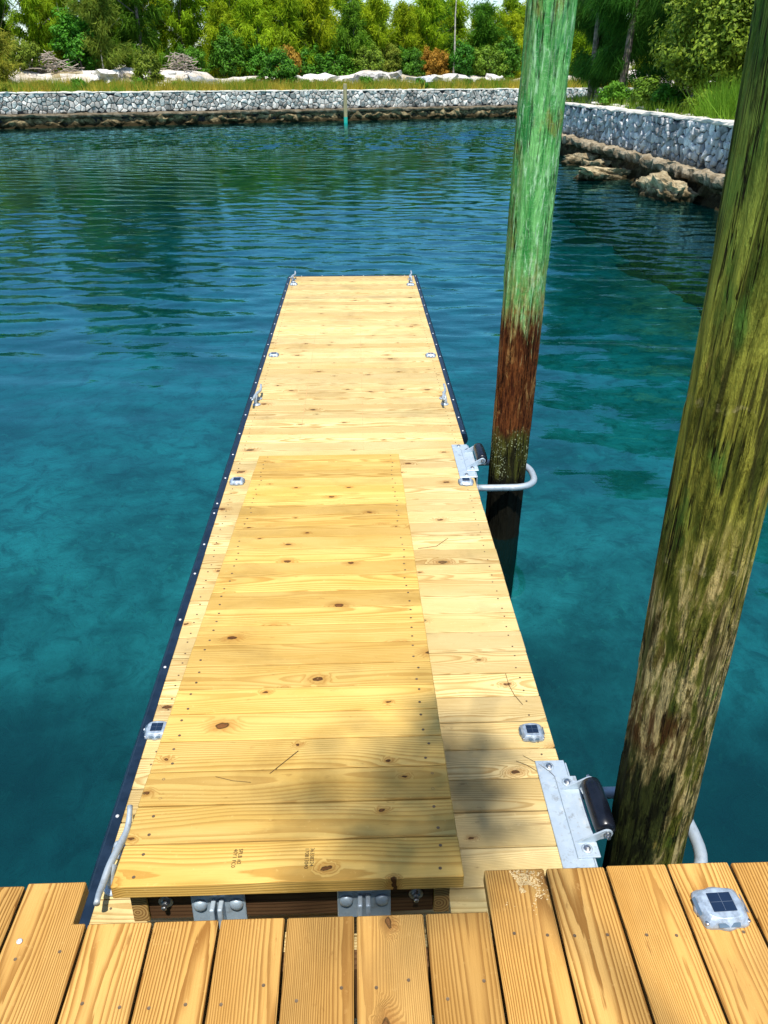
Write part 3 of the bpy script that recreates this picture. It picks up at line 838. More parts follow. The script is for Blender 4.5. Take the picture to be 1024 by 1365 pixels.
def leafy_crown(name, rx_, ry_, rz_, seed, clumps, per, ls=.13, cz=None, cr=.34):
    """rounded clumps of broad leaves, denser to the outside"""
    rr = random.Random(seed); v = []; f = []
    cz = rz_ if cz is None else cz
    for c in range(clumps):
        while True:
            q = Vector((rr.uniform(-1, 1), rr.uniform(-1, 1), rr.uniform(-1, 1)))
            if .25 < q.length < 1: break
        q = q.normalized() * (q.length ** .4) * rr.uniform(.6, 1.22)
        c0 = Vector((q.x * rx_, q.y * ry_, q.z * rz_ + cz))
        k_ = rr.uniform(.6, 1.25) * cr
        for i in range(per):
            o = Vector((rr.gauss(0, 1), rr.gauss(0, 1), rr.gauss(0, .8)))
            o = o.normalized() * (rr.random() ** .4) * k_
            p = c0 + o
            n_ = (o.normalized() * .7 + q * .4 + Vector((rr.gauss(0, .4), rr.gauss(0, .4), .55 + rr.gauss(0, .4)))).normalized()
            t = n_.cross(Vector((rr.uniform(-1, 1), rr.uniform(-1, 1), rr.uniform(-1, .3))))
            if t.length < .05: continue
            t.normalize(); b = n_.cross(t)
            s = ls * rr.uniform(.6, 1.25); k = len(v)
            v += [tuple(p - t * s), tuple(p + b * s * .5 - n_ * s * .1), tuple(p + t * s), tuple(p - b * s * .5 - n_ * s * .1)]
            f += [(k, k + 1, k + 2), (k, k + 2, k + 3)]
    return mesh_pd(name, v, f)

CAS = [casuarina_crown('crown', 15, 2.9, 21, 15000, .04, .9, (.35, .9), .046),
       casuarina_crown('crown', 8, 2.7, 22, 11000, .03, .1, (.3, .7), .042),
       casuarina_crown('crown', 7, 2.5, 23, 10500, .02, .3, (.3, .65), .040),
       casuarina_crown('crown', 12, 3.0, 24, 34000, .08, 1.3, (.35, .8), .014)]
CTR = [trunk_me('trunk', 15, .17, 31), trunk_me('trunk', 8, .10, 32), trunk_me('trunk', 7, .09, 33), trunk_me('trunk', 12, .19, 34)]
def tree(name, x, y, z, crown, trunk, sc, rz, cmat, tmat, label, cat, group=None, hs=1.0):
    r = empty(name, (x, y, z - .1), (0, 0, rz)); r.scale = (sc, sc, sc * hs)
    tag(r, label, cat, group)
    t = link('trunk', trunk, None, r); c = link('crown', crown, None, r)
    for o, m in ((t, tmat), (c, cmat)):
        if not o.data.materials: o.data.materials.append(m)
        o.material_slots[0].link = 'OBJECT'; o.material_slots[0].material = m
    return r
def ftree(name, u, d, k, sc, cmat, label, cat, group=None, tm='bark', hs=1.0):
    p = far(u, d)
    return tree(name, p.x, p.y, far_z(u, d), CAS[k], CTR[k], sc, R.uniform(0, 6.28), M[cmat], M[tm], label, cat, group, hs)
GL = 'tall feathery evergreens behind the brush heaps'
for i in range(34):
    u = -20 + i * 1.08 + R.uniform(-.5, .5); d = R.choice((9.5, 11.5, 14, 17)) + R.uniform(-.6, .6)
    if u > 15.4: continue
    cm, tm = R.choice(('casuarina', 'casuarina_dark', 'casuarina')), R.choice(('bark', 'pale_bark'))
    ftree('casuarina_tree', u, d, 0, R.uniform(.9, 1.1) if 3.5 < u < 11 and i % 2 else R.uniform(.52, .72), cm, 'tall weeping feathery evergreen, %s needles and %s trunk, in the stand behind the berm' % ('dark green' if cm.endswith('dark') else 'yellow green', 'pale' if tm == 'pale_bark' else 'dark'), 'tree', GL, tm)
GM = 'low feathery evergreens along the far bank'
for i in range(42):
    u = 16.8 + i * .84 + R.uniform(-.35, .35); d = (9.3, 11.0, 13.2)[i % 3] + R.uniform(-.7, .7)
    if 36.4 < u < 37.6: continue
    ftree('casuarina_tree', u, d, R.choice((1, 2)), R.choice((.74, .80, .86, .94)) * R.uniform(.95, 1.05), ('casuarina', 'casuarina', 'casuarina_dark', 'casuarina', 'casuarina')[i % 5], 'short %s feathery evergreen in the %s behind the white rocks' % (('bright yellow green', 'dark green')[i % 5 == 2], ('front row', 'middle row', 'back row')[i % 3]), 'tree', GM)
GS = 'evergreens far up the side channel'
for i in range(6):
    ftree('casuarina_tree', 52 + i * 3.2, 9.5 + (i % 2) * 3, 1, R.uniform(1.0, 1.25), 'casuarina', 'feathery evergreen on the bank beyond the green piling', 'tree', GS)
ftree('casuarina_tree', 7.4, 6.2, 1, .78, 'leaf_yellow', 'slender thin-crowned tree with pale trunks on the sandy berm', 'tree', None, 'pale_bark')
ftree('casuarina_tree', 0.4, 3.4, 2, .62, 'leaf_yellow', 'small yellow green feathery sapling near the wall at the dark cave', 'tree')
# slender bare pole trunk
p = far(35.0, 6.8)
mb = MB(); mb.tube([(0, 0, -.2), (.03, 0, 2.0), (-.02, .02, 4.2), (.04, 0, 6.2)], [.08, .07, .05, .03], 7)
tag(mb.obj('bare_trunk', M['pale_bark'], loc=(p.x, p.y, far_z(35, 6.8))), 'slender pale bare trunk standing upright among the far bushes', 'tree')

BUSH = [leafy_crown('crown', 1.25, 1.2, 1.15, 41, 110, 70, .10), leafy_crown('crown', 1.6, 1.3, 1.2, 42, 130, 65, .095),
        leafy_crown('crown', .7, .6, .5, 43, 48, 50, .075, cr=.22), leafy_crown('crown', 1.3, 1.2, 1.7, 44, 140, 65, .10)]
BTR = [trunk_me('trunk', 1.6, .06, 51, .2, 9, .1, .6, 6), trunk_me('trunk', 1.7, .07, 52, .3, 9, .1, .6, 6), trunk_me('trunk', .7, .03, 53, .1, 6, .1, .7, 5), trunk_me('trunk', 2.4, .08, 54, .2, 9, .15, .5, 6)]
def bush(u, d, k, sc, mat, label, group=None, hs=1.0, name='broadleaf_bush'):
    p = far(u, d)
    return tree(name, p.x, p.y, far_z(u, d), BUSH[k], BTR[k], sc, R.uniform(0, 6.28), M[mat], M['bark'], label, 'bush', group, hs)
bush(18.6, 3.3, 0, 1.0, 'leaf', 'round dark green broadleaf bush overhanging the far wall')
bush(9.6, 3.0, 3, .70, 'leaf_olive', 'upright olive green bush standing on the dry grass near the grey rock')
bush(6.3, 7.6, 3, 1.15, 'leaf', 'tall dark broadleaf tree behind the sandy berm')
bush(22.9, 8.4, 1, 1.05, 'leaf', 'dense dark green bush beside the withered brown stem')
bush(16.6, 8.2, 3, 1.0, 'leaf', 'broadleaf bush below the gap of sky in the trees')
bush(18.8, 8.6, 3, .9, 'leaf', 'deep green bush behind the round wall bush')
bush(25.3, 8.6, 1, 1.0, 'leaf', 'mid green bush behind the pink marked block')
bush(27.6, 7.4, 1, .8, 'leaf_olive', 'pale olive spreading bush with stiff leaves')
bush(29.4, 7.6, 0, .95, 'leaf_yellow', 'light yellow green bush right of the pale olive one')
bush(30.6, 8.6, 1, 1.1, 'leaf', 'large green bush behind the white slab')
bush(31.0, 6.6, 0, .8, 'leaf', 'compact bright green bush at the white slab')
bush(33.6, 7.8, 1, .9, 'leaf_brown', 'withered orange brown bush among the green ones')
bush(36.0, 7.2, 0, 1.0, 'leaf', 'dark green bush right of the bare pole trunk')
bush(38.4, 7.0, 1, .95, 'leaf_olive', 'olive bush ending the row near the green piling')
bush(40.6, 7.6, 3, 1.0, 'leaf', 'tall green bush half hidden by the green piling')
bush(21.0, 7.4, 2, 1.4, 'leaf_brown', 'narrow withered brown bush beside the weeping sapling', hs=1.6)
bush(13.6, 7.8, 1, .8, 'leaf', 'dark bush beside the bleached branches')
bush(2.6, 6.4, 1, .7, 'leaf_yellow', 'yellowish scrub bush at the foot of the tall stand')
GW = 'low shrubs in the grass strip'
for i, (u, d, s, m) in enumerate([(3.0, 1.6, .7, 'leaf_yellow'), (5.2, 2.2, .8, 'leaf'), (8.6, 1.7, .75, 'leaf'), (10.9, 1.4, .6, 'leaf_olive'), (11.8, 2.6, .6, 'leaf_yellow'), (16.1, 1.9, .8, 'grass'), (20.2, 1.8, .7, 'leaf_olive'),
                                   (22.6, 1.5, .55, 'leaf'), (24.9, 1.9, .9, 'leaf'), (27.4, 2.6, .7, 'leaf_olive'), (29.4, 2.0, .8, 'leaf'), (32.9, 1.3, .75, 'leaf'), (35.0, 2.4, .8, 'leaf_yellow'), (37.2, 2.2, .7, 'leaf'), (0.8, 1.4, .6, 'leaf_yellow'), (-1.8, 1.9, .8, 'leaf')]):
    bush(u, d, 2, s, m, 'low %s shrub growing in the dry grass along the far wall' % {'leaf': 'dark green', 'leaf_yellow': 'yellowish', 'leaf_olive': 'olive', 'grass': 'bright lime green'}[m], GW, name='low_shrub')
    
def grass_mesh(spots, n, hgt, w, rr, spread):
    v = []; f = []
    for (x, y, z) in spots:
        for i in range(n):
            p = Vector((x + rr.gauss(0, spread), y + rr.gauss(0, spread), z - .03))
            d = Vector((rr.gauss(0, .35), rr.gauss(0, .35), 1)).normalized()
            blade(v, f, p, d, hgt * rr.uniform(.4, 1.2), w, rr)
    return v, f
rr = random.Random(77)
for nm, m, cnt, h, lb, test in (('dry_grass', 'dry_grass', 1500, .72, 'dry yellow grass covering the strip behind the far wall', -.1), ('green_grass', 'grass', 800, .75, 'green grass and weeds mixed into the dry strip', .0)):
    sp = []
    while len(sp) < cnt:
        u = rr.uniform(-14, 50); d = .45 + rr.random() ** 1.3 * 4.0
        if fbm((u * .35 + test * 40, d * .35, 3.), 3) < test - .15: continue
        p = far(u, d); sp.append((p.x, p.y, far_z(u, d)))
    v, f = grass_mesh(sp, 26, h, .016, rr, .24)
    tag(link(nm, mesh_pd(nm, v, f), M[m]), lb, 'grass', kind='stuff')

def brush_pile(u, d, w, h, label, seed, n=90):
    rr = random.Random(seed); m = MB(); p = far(u, d)
    for i in range(n):
        x = rr.gauss(0, w * .4); y = rr.gauss(0, w * .25); z = max(.05, h * math.exp(-(x / w) ** 2 * 2) * rr.random())
        a = rr.uniform(0, 6.28); L = rr.uniform(.5, 1.3); e = rr.uniform(-.3, .45)
        q = Vector((x, y, z)); dd = Vector((math.cos(a), math.sin(a) * .6, e))
        m.tube([q - dd * L * .5, q + Vector((rr.gauss(0, .08), 0, rr.gauss(0, .08))), q + dd * L * .5], [.035, .028, .01], 5)
    o = m.obj('brush_heap', M['dead'], loc=(p.x, p.y, far_z(u, d)), rot=(0, 0, .43))
    tag(o, label, 'brush heap')
brush_pile(3.9, 6.6, 2.1, 1.1, 'broad heap of dead grey branches on the berm below the tall stand', 3, 130)
brush_pile(12.6, 6.4, 1.5, 1.0, 'smaller heap of bleached forked branches beside the sand mound', 4, 80)

# right bank vegetation
def rt(name, x, y, crown, trunk, sc, cm, tm, label, cat, group=None, hs=1.0):
    return tree(name, x, y, right_z(x - rx(y), y), crown, trunk, sc, R.uniform(0, 6.28), M[cm], M[tm], label, cat, group, hs)
BIG = leafy_crown('crown', 2.1, 2.2, 1.9, 61, 420, 90, .075, cz=2.2, cr=.36)
BIGT = trunk_me('trunk', 3.4, .12, 62, .4, 12, .1, .5, 8)
rt('broadleaf_tree', 11.3, 26.0, BIG, BIGT, 1.0, 'leaf_olive', 'bark', 'wide leafy tree with glossy leaves leaning over the shaded seawall', 'tree')
rt('broadleaf_tree', 12.6, 20.6, BIG, BIGT, .95, 'leaf', 'bark', 'dark leafy tree half behind the olive piling on the shaded bank', 'tree')
for i, (x, y, s) in enumerate([(10.6, 34.5, .85), (10.4, 38.2, .8), (12.6, 31.5, 1.0), (14.6, 28.0, 1.05), (13.6, 36.5, 1.0), (15.4, 23.0, .95), (12.2, 15.5, .8), (17.0, 33.0, 1.1), (14.0, 10.5, .9), (18.0, 27.5, 1.1), (11.4, 41.0, .8), (11.6, 29.0, .8), (15.6, 40.0, 1.15), (13.4, 25.0, .95), (16.0, 19.0, 1.0)]):
    rt('casuarina_tree', x, y, CAS[3], CTR[3], s, 'weeping', 'bark', 'dark weeping evergreen with long hanging needles on the shaded bank', 'tree', 'dark weeping evergreens on the shaded bank')
for (x, y, k, s, m, lb) in [(9.5, 31.8, 2, .85, 'leaf', 'small round shrub on the wall top beside the green piling'), (9.9, 28.9, 2, .95, 'leaf_olive', 'pale leafed shrub at the foot of the wide leafy tree'),
                            (10.0, 27.3, 2, .8, 'leaf', 'low dark shrub in the shade under the wide leafy tree'), (9.8, 24.4, 2, .7, 'leaf_olive', 'tiny shrub beside the tall bright grass')]:
    rt('low_shrub', x, y, BUSH[k], BTR[k], s, m, 'bark', lb, 'bush')
rr = random.Random(5)
sp = [(9.55 + rr.gauss(0, .28), 21.7 + rr.gauss(0, .6), right_z(.8, 21)) for i in range(30)]
v, f = grass_mesh(sp, 42, 1.05, .014, rr, .12)
tag(link('tall_grass', mesh_pd('tall_grass', v, f), M['grass']), 'bright green clump of tall grass on the shaded seawall', 'grass', kind='stuff')
sp = [(9.1 + rr.random() ** 2 * 2.2, rr.uniform(12, 38), 0) for i in range(150)]
sp = [(x, y, right_z(x - rx(y), y)) for x, y, _ in sp]
v, f = grass_mesh(sp, 20, .42, .012, rr, .13)
tag(link('bank_grass', mesh_pd('bank_grass', v, f), M['grass']), 'scattered green grass tufts along the shaded bank', 'grass', kind='stuff')
for i in range(7):
    y = 22 + i * 1.9 + R.uniform(-.5, .5)
    boulder('rubble_stone', (9.25 + R.uniform(-.1, .2), y, right_z(.6, y) + .05), (.13 + R.random() * .1, .16, .09), M['lime'], 40 + i, 'small loose pale stone lying on the shaded wall top', 'rock', 'loose stones on the shaded wall top', sub=2)

# tree on the near shore behind the photographer; its outer limb shades part of the ramp
def shade_tree():
    r = empty('casuarina_tree', (2.6, -7.2, -.2)); tag(r, 'tall weeping evergreen on the near shore whose limb reaches over the pier', 'tree')
    m = MB()
    m.tube([(0, 0, 0), (-.1, .3, 3), (-.3, .9, 6), (-.5, 1.4, 9), (-.5, 1.6, 12.5)], [.24, .2, .17, .13, .05], 9)
    tip = Vector((-2.10, 5.0, 11.3))
    m.tube([(-.5, 1.35, 8.6), (-1.4, 2.6, 10.4), (-2.35, 4.2, 11.4), tuple(tip)], [.07, .03, .015, .008], 6)
    m.obj('trunk', M['bark'], r)
    rr = random.Random(8); v = []; f = []
    def spray(p, n, s, L):
        for i in range(n):
            q = p + Vector((rr.gauss(0, s), rr.gauss(0, s), rr.gauss(0, s * 1.1)))
            blade(v, f, q, Vector((rr.gauss(0, .5), rr.gauss(0, .5), rr.uniform(-1.2, .3))).normalized(), L * rr.uniform(.5, 1.1), .016, rr)
    for i in range(40):
        t = rr.random(); a = rr.uniform(0, 6.28); L = rr.uniform(.3, 1.7)
        spray(Vector((-.45 + math.cos(a) * L, 1.0 + min(.6, math.sin(a) * L), 6.5 + t * 6)), 130, .38, .6)
    A_, B_ = Vector((-2.08, 5.10, 11.15)), Vector((-2.52, 4.05, 11.45))
    for i in range(4, 17):
        t = i / 16
        spray(A_.lerp(B_, t) + Vector((rr.gauss(0, .05), rr.gauss(0, .05), rr.gauss(0, .2))), int(10 + 42 * t), .065 + .09 * t, .26)
    link('crown', mesh_pd('crown', v, f), M['casuarina_dark'], r)
shade_tree()

# ------------------------------------------------------------------ marker post and buoy
mb = MB(); mb.lathe([(.125, -2.6), (.125, -1.2), (.125, .3), (.12, 1.05), (.10, 1.09)], 14)
tag(mb.obj('marker_post', M['marker'], loc=(-.6, 57.6, 0), smooth=False), 'weathered timber post with green painted foot standing before the far wall', 'post')
mb = MB(); mb.lathe([(.02, -.12), (.10, -.08), (.15, 0), (.14, .08), (.07, .15), (.03, .17), (.03, .22)], 14)
tag(mb.obj('buoy', M['buoy'], loc=(12.2, 64.3, Z_WATER), smooth=True), 'tiny red float in the water near the far wall end', 'buoy')

# ================================================================== FLOATING DOCK
DX0, DX1 = -0.833, 0.715
DXC, DW = (DX0 + DX1) / 2, DX1 - DX0
DY1 = 9.92
PITCH = 0.1404
dock = empty('floating_dock', (DXC, 5.5, Z_WATER)); tag(dock, 'long pale yellow timber floating dock reaching out into the canal', 'dock')
def local(o, parent):
    o.parent = parent; o.location = Vector(o.location) - parent.location; return o
plank = box_me('plank', -DW / 2, DW / 2, -.0682, .0682, -.038, 0, .0030)
n_pl = 64
rp = random.Random(3)
for i in range(n_pl):
    y = DY1 - .07 - i * PITCH
    o = link('plank', plank, M['dock_wood'], loc=(DXC + rp.uniform(-.0015, .0015), y, Z_DOCK + rp.uniform(-.0012, .0008)), rot=(rp.uniform(-.004, .004), 0, rp.uniform(-.0006, .0006) + (math.pi if rp.random() < .5 else 0)))
    local(o, dock)
DY0 = DY1 - n_pl * PITCH
for nm, x0, x1, y0, y1 in (('side_beam', DX0 + .004, DX0 + .044, DY0, DY1 - .05), ('side_beam', DX1 - .044, DX1 - .004, DY0, DY1 - .05), ('end_beam', DX0 + .05, DX1 - .05, DY1 - .046, DY1 - .006), ('end_beam', DX0 + .05, DX1 - .05, DY0 + .006, DY0 + .046)):
    local(link(nm, box_me(nm, x0, x1, y0, y1, Z_DOCK - .235, Z_DOCK - .041, .003), M['side_wood']), dock)
for i in range(6):
    y0 = DY0 + .15 + i * 1.48
    local(link('float_drum', box_me('float_drum', DX0 + .06, DX1 - .06, y0, y0 + 1.25, Z_WATER - .22, Z_DOCK - .10, .03, 2), M['float']), dock)
# rub rails with screws
def rail(p0, p1, out, screws):
    """vinyl D-section rail; p0,p1 on the deck edge, out = outward unit vector"""
    p0, p1, out = Vector(p0), Vector(p1), Vector(out)
    prof = [(-.002, -.006), (-.002, .003), (.028, .004), (.034, .001), (.044, -.012), (.049, -.032), (.047, -.055), (.038, -.072), (.002, -.085), (.002, -.006)]
    v = []; f = []
    for p in (p0, p1):
        for a, z in prof: v.append(tuple(p + out * a + Vector((0, 0, z))))
    k = len(prof)
    for j in range(k - 1): f.append((j, j + 1, k + j + 1, k + j))
    f.append(tuple(range(k - 1))); f.append(tuple(reversed(range(k, 2 * k - 1))))
    o = link('rub_rail', mesh_pd('rub_rail', v, f), M['vinyl']); local(o, dock)
    bm = bmesh.new(); bm.from_mesh(o.data); bmesh.ops.recalc_face_normals(bm, faces=bm.faces); bm.to_mesh(o.data); bm.free()
    d = (p1 - p0).normalized()
    for s in screws:
        q = p0 + d * s + out * .016 + Vector((0, 0, .0042))
        sc = link('screw', SCREW, M['rivet'], o); sc.location = q
mb = MB(); mb.lathe([(.0065, -.002), (.0065, .001), (.0045, .003), (.002, .0035)], 10); SCREW = mb.me('screw', True)
zl = Z_DOCK - .001
rail((DX0, 1.20, zl), (DX0, 3.945, zl), (-1, 0, 0), [.12, .60, 1.0, 1.36, 1.69, 2.07, 2.35, 2.69])
rail((DX0, 3.955, zl), (DX0, DY1 + .03, zl), (-1, 0, 0), [.05, .38] + [.38 + .345 * k for k in range(1, 17)])
rail((DX1, 4.97, zl), (DX1, DY1 + .03, zl), (1, 0, 0), [.05, .30] + [.30 + .355 * k for k in range(1, 14)])
rail((DX0 + .01, DY1, zl), (DX1 - .01, DY1, zl), (0, 1, 0), [.12 + .26 * k for k in range(6)])
# screw heads set into the boards
sh = MB()
for i in range(n_pl):
    y = DY1 - .07 - i * PITCH - dock.location.y
    for x in (DX0 + .05, DX1 - .06):
        for dy in (-.04, .038):
            sh.lathe([(.0042, Z_DOCK - dock.location.z - .004), (.0042, Z_DOCK - dock.location.z + .0012)], 6, cx=x - DXC + rp.uniform(-.006, .006), cy=y + dy)
tag(sh.obj('screw_heads', M['screw'], dock), kind='stuff')
# two red chalk lines snapped along the boards
for x, y0, y1 in ((.02, 4.72, 8.6), (-.42, 4.9, 7.6)):
    local(link('chalk_line', box_me('chalk_line', x, x + .0022, y0, y1, Z_DOCK + .0012, Z_DOCK + .0018, 0), M['chalk']), dock)

# ================================================================== GANGWAY RAMP
RN, RF = Vector((-0.205, 1.262, -0.280)), Vector((-0.205, 4.575, -0.628))
RLn = (RF - RN).length
ramp = empty('gangway_ramp', RN, (math.atan2(RF.z - RN.z, RF.y - RN.y), 0, 0))
tag(ramp, 'honey coloured plank ramp sloping from the pier down onto the floating dock', 'ramp')
RW = .912
rplank = box_me('plank', -RW / 2, RW / 2, -.0680, .0680, -.044, 0, .0030)
nr = 24; rp_ = RLn / nr
for i in range(nr):
    link('plank', rplank, M['ramp_wood'], ramp, loc=(rp.uniform(-.0015, .0015), (i + .5) * rp_, rp.uniform(-.001, .0008)), rot=(rp.uniform(-.004, .004), 0, math.pi if rp.random() < .5 else 0), sc=(1, rp_ / .1412, 1))
for s, x in ((0, -RW / 2 + .030), (1, RW / 2 - .030 - .042)):
    v = [(x, .042, -.175), (x + .042, .042, -.175), (x + .042, .042, -.046), (x, .042, -.046), (x, RLn - .5, -.056), (x + .042, RLn - .5, -.056), (x + .042, RLn - .5, -.046), (x, RLn - .5, -.046)]
    f = [(0, 1, 2, 3), (4, 7, 6, 5), (0, 4, 5, 1), (3, 2, 6, 7), (0, 3, 7, 4), (1, 5, 6, 2)]
    st = link('stringer', mesh_pd('stringer', v, f), M['ramp_wood'], ramp)
    e = MB(); e.box(-.0205, .0205, -.001, .0, -.064, .064)
    link('end_grain', e.me('end_grain'), M['end_grain'], st, loc=(x + .021, .0405, -.1105))
hx0, hx1 = -RW / 2 + .0735, RW / 2 - .0735
link('header', box_me('header', hx0, hx1, .046, .084, -.175, -.047, .002), M['frame_wood'], ramp)
for x in (-.195, .195):
    pl = box_me('hinge_plate', -.072, .072, -.006, .0, -.062, .062, .003)
    # plates sit proud of the header just under the boards
    h = link('hinge_plate', pl, M['hinge'], ramp, loc=(x, .044, -.122))
    for bx in (-.048, .048):
        mb = MB(); mb.lathe([(.0185, 0), (.0185, .002), (.017, .007), (.010, .011), (.003, .012)], 16)
        link('carriage_bolt', mb.me('carriage_bolt', True), M['hinge'], h, loc=(bx, -.0065, .006), rot=(math.pi / 2, 0, 0))
    mb = MB(); mb.box(-.017, -.004, -.045, -.006, -.05, .028); mb.box(.004, .017, -.045, -.006, -.05, .028)
    link('knuckle', bevel_me('knuckle', mb, .004, 2), M['galv'], h)
for x in (-.335, .335):
    mb = MB(); mb.lathe([(.020, 0), (.020, .003), (.012, .0035), (.012, .012), (.007, .013), (.007, .024), (.005, .026)], 12)
    link('bolt', mb.me('bolt'), M['steel'], ramp, loc=(x, .0455, -.108), rot=(math.pi / 2, 0, 0))
sh = MB()
for i in range(nr):
    for x in (-RW / 2 + .055, RW / 2 - .055):
        for dy in (-.036, .034):
            sh.lathe([(.0048, -.004), (.0048, .0008), (.002, .0004)], 8, cx=x + rp.uniform(-.009, .009), cy=(i + .5) * rp_ + dy + rp.uniform(-.006, .006))
tag(sh.obj('screw_heads', M['screw'], ramp), kind='stuff')
def stamp(txt, x, y, size):
    cu = bpy.data.curves.new('ink_stamp', 'FONT'); cu.body = txt; cu.size = size; cu.space_character = 1.02
    t = bpy.data.objects.new('ink_stamp', cu); COL.objects.link(t)
    me = bpy.data.meshes.new_from_object(t)
    bpy.data.objects.remove(t)
    me.materials.clear()
    link('ink_stamp', me, M['ink'], ramp, loc=(x, y, .0014), rot=(0, 0, -math.pi / 2))
stamp('36338224', .053, .108, .0150); stamp('170813040', .039, .108, .0150)
stamp('SPLB #2', -.140, .112, .0150); stamp('40Y1 FC0', -.154, .112, .0150)

# ================================================================== FIXED PIER
pier = empty('fixed_pier', (0, 0, 0)); tag(pier, 'fixed timber pier of brown orange boards in the foreground', 'pier')
GAP = .006
edges_mid = [-.5835, -.4475, -.3095, -.1715, -.0265, .1185, .2555]
edges_r = [.2555, .394, .529, .667, .809, .951, 1.093, 1.235, 1.377, 1.519, 1.661]
edges_l = [-.742, -.884, -1.026, -1.168, -1.310, -1.452, -1.594]
pz = random.Random(12)
def deck_plank(x0, x1, y1, notch=None):
    xc = (x0 + x1) / 2; w = (x1 - x0 - GAP) / 2; L = 4.35
    y1 += pz.uniform(-.002, .002)
    if notch is None:
        me = box_me('plank', -L, 0, -w, w, -.038, 0, .003)
    else:
        # the board beside the cut-out keeps a tongue on its outer half; local x runs along the board, y across (toward -x)
        a, ny = notch
        pts = [(-L, -w), (-ny, -w), (-ny, a), (0, a), (0, w), (-L, w)]
        m = MB(); n_ = len(pts)
        m.v = [(x, y, z) for z in (-.038, 0) for x, y in pts]
        m.f = [tuple(reversed(range(n_))), tuple(range(n_, 2 * n_))] + [(i, (i + 1) % n_, n_ + (i + 1) % n_, n_ + i) for i in range(n_)]
        me = bevel_me('plank', m, .003)
    o = link('plank', me, M['pier_wood'], pier, loc=(xc, y1, pz.uniform(-.0015, .001)), rot=(0, 0, math.pi / 2 + pz.uniform(-.0012, .0012)))
    mb = MB()
    for yy in (-.155, -.9):
        for xx in (-w * .55, w * .5):
            mb.lathe([(.0036, -.003), (.0036, .0004), (.0018, .0001)], 8, cx=yy + pz.uniform(-.02, .02), cy=xx + pz.uniform(-.008, .008))
    tag(mb.obj('screw_heads', M['screw'], o), kind='stuff')
for a, b in zip(edges_mid, edges_mid[1:]): deck_plank(a, b, .987)
for a, b in zip(edges_r, edges_r[1:]): deck_plank(a, b, 1.083)
deck_plank(-.742, -.5835, 1.083, notch=(-.049, .096))
for b, a in zip(edges_l, edges_l[1:]): deck_plank(a, b, 1.081)
for y0, y1 in ((.90, .94), (.2, .24), (-.6, -.56), (-1.4, -1.36), (-2.4, -2.36)):
    link('joist', box_me('joist', -1.58, 1.64, y0, y1, -.23, -.042, .003), M['frame_wood'], pier)
for x in (-1.2, 1.45):
    mb = MB(); mb.lathe([(.11, Z_BED - 3.0), (.11, -.235)], 16)
    mb.obj('post', M['side_wood'], pier, loc=(x, .5, 0))
# bright washer screw on the outer left board
mb = MB(); mb.lathe([(.006, 0), (.006, .002), (.003, .0025), (.0026, .001)], 10)
link('washer_screw', mb.me('washer_screw', True), M['rivet'], pier, loc=(-.708, .952, .0012))

# ================================================================== SOLAR DOCK LIGHTS
def solar_light():
    r = empty('solar_dock_light')
    # rounded, lobed cast body
    def ring(k, z, lob):
        out = []
        for i in range(40):
            t = 2 * math.pi * i / 40
            ct, st_ = math.cos(t), math.sin(t)
            rr_ = 1 / ((abs(ct) ** 3.2 + abs(st_) ** 3.2) ** (1 / 3.2))
            rr_ *= 1 + lob * .05 * (math.cos(8 * t)) 
            out.append((.056 * k * rr_ * ct * .95, .047 * k * rr_ * st_ * .97, z))
        return out
    v = []; f = []
    rings = [(1.0, 0, 1), (1.0, .006, 1), (.97, .009, 1), (.84, .017, .6), (.76, .021, .2), (.72, .022, 0)]
    for k, z, l in rings: v += ring(k, z, l)
    for j in range(len(rings) - 1):
        for i in range(40):
            i2 = (i + 1) % 40; f.append((j * 40 + i, j * 40 + i2, (j + 1) * 40 + i2, (j + 1) * 40 + i))
    f.append(tuple((len(rings) - 1) * 40 + i for i in range(40)))
    link('housing', mesh_pd('housing', v, f, False), M['alu'], r)
    c = link('solar_cell', box_me('solar_cell', -.025, .025, -.019, .023, .0215, .0232, .001), M['cell'], r)
    mb = MB()
    mb.box(-.0004, .0004, -.018, .022, .0233, .0236); mb.box(-.024, .024, .0015, .0021, .02332, .0236)
    mb.obj('cell_lines', M['cell_line'], c)
    mb = MB(); mb.box(-.023, .023, -.0005, .0005, -.0042, .0042)
    le = link('led_lens', bevel_me('led_lens', mb, .0004), M['lens'], r, loc=(0, -.0425, .0120), rot=(rad(-48), 0, 0))
    mb2 = MB(); mb2.box(-.020, .020, -.0005, .0005, -.004, .004)
    for s in (-1, 1):
        link('led_lens', bevel_me('led_lens', mb2, .0004), M['lens'], r, loc=(s * .0505, .002, .0125), rot=(rad(-48), 0, s * math.pi / 2))
    for s in (-1, 1):
        m3 = MB(); m3.lathe([(.005, 0), (.005, .003), (.003, .004)], 10)
        link('mount_screw', m3.me('mount_screw', True), M['steel'], r, loc=(s * .043, -.034, .0085))
    return r
sl = solar_light()
LG = 'solar lights along the floating dock edges'
lit = [(.640, 2.13, 'solar light on the floating dock just beyond the roller plate near the pier'),
       (.652, 4.225, 'solar light on the floating dock touching the roller plate at the green piling'),
       (.648, 6.71, 'solar light on the bare dock edge beyond the cleat opposite the green piling side'),
       (.640, 9.42, 'solar light beside the end cleat on the piling side of the dock'),
       (-.800, 2.19, 'solar light half covered by the edge of the ramp'),
       (-.768, 4.28, 'solar light on the rail side of the dock near the low end of the ramp'),
       (-.766, 6.77, 'solar light on the rail side of the dock beyond the middle cleat'),
       (-.772, 9.48, 'solar light beside the end cleat on the rail side away from the pilings'),]
first = True
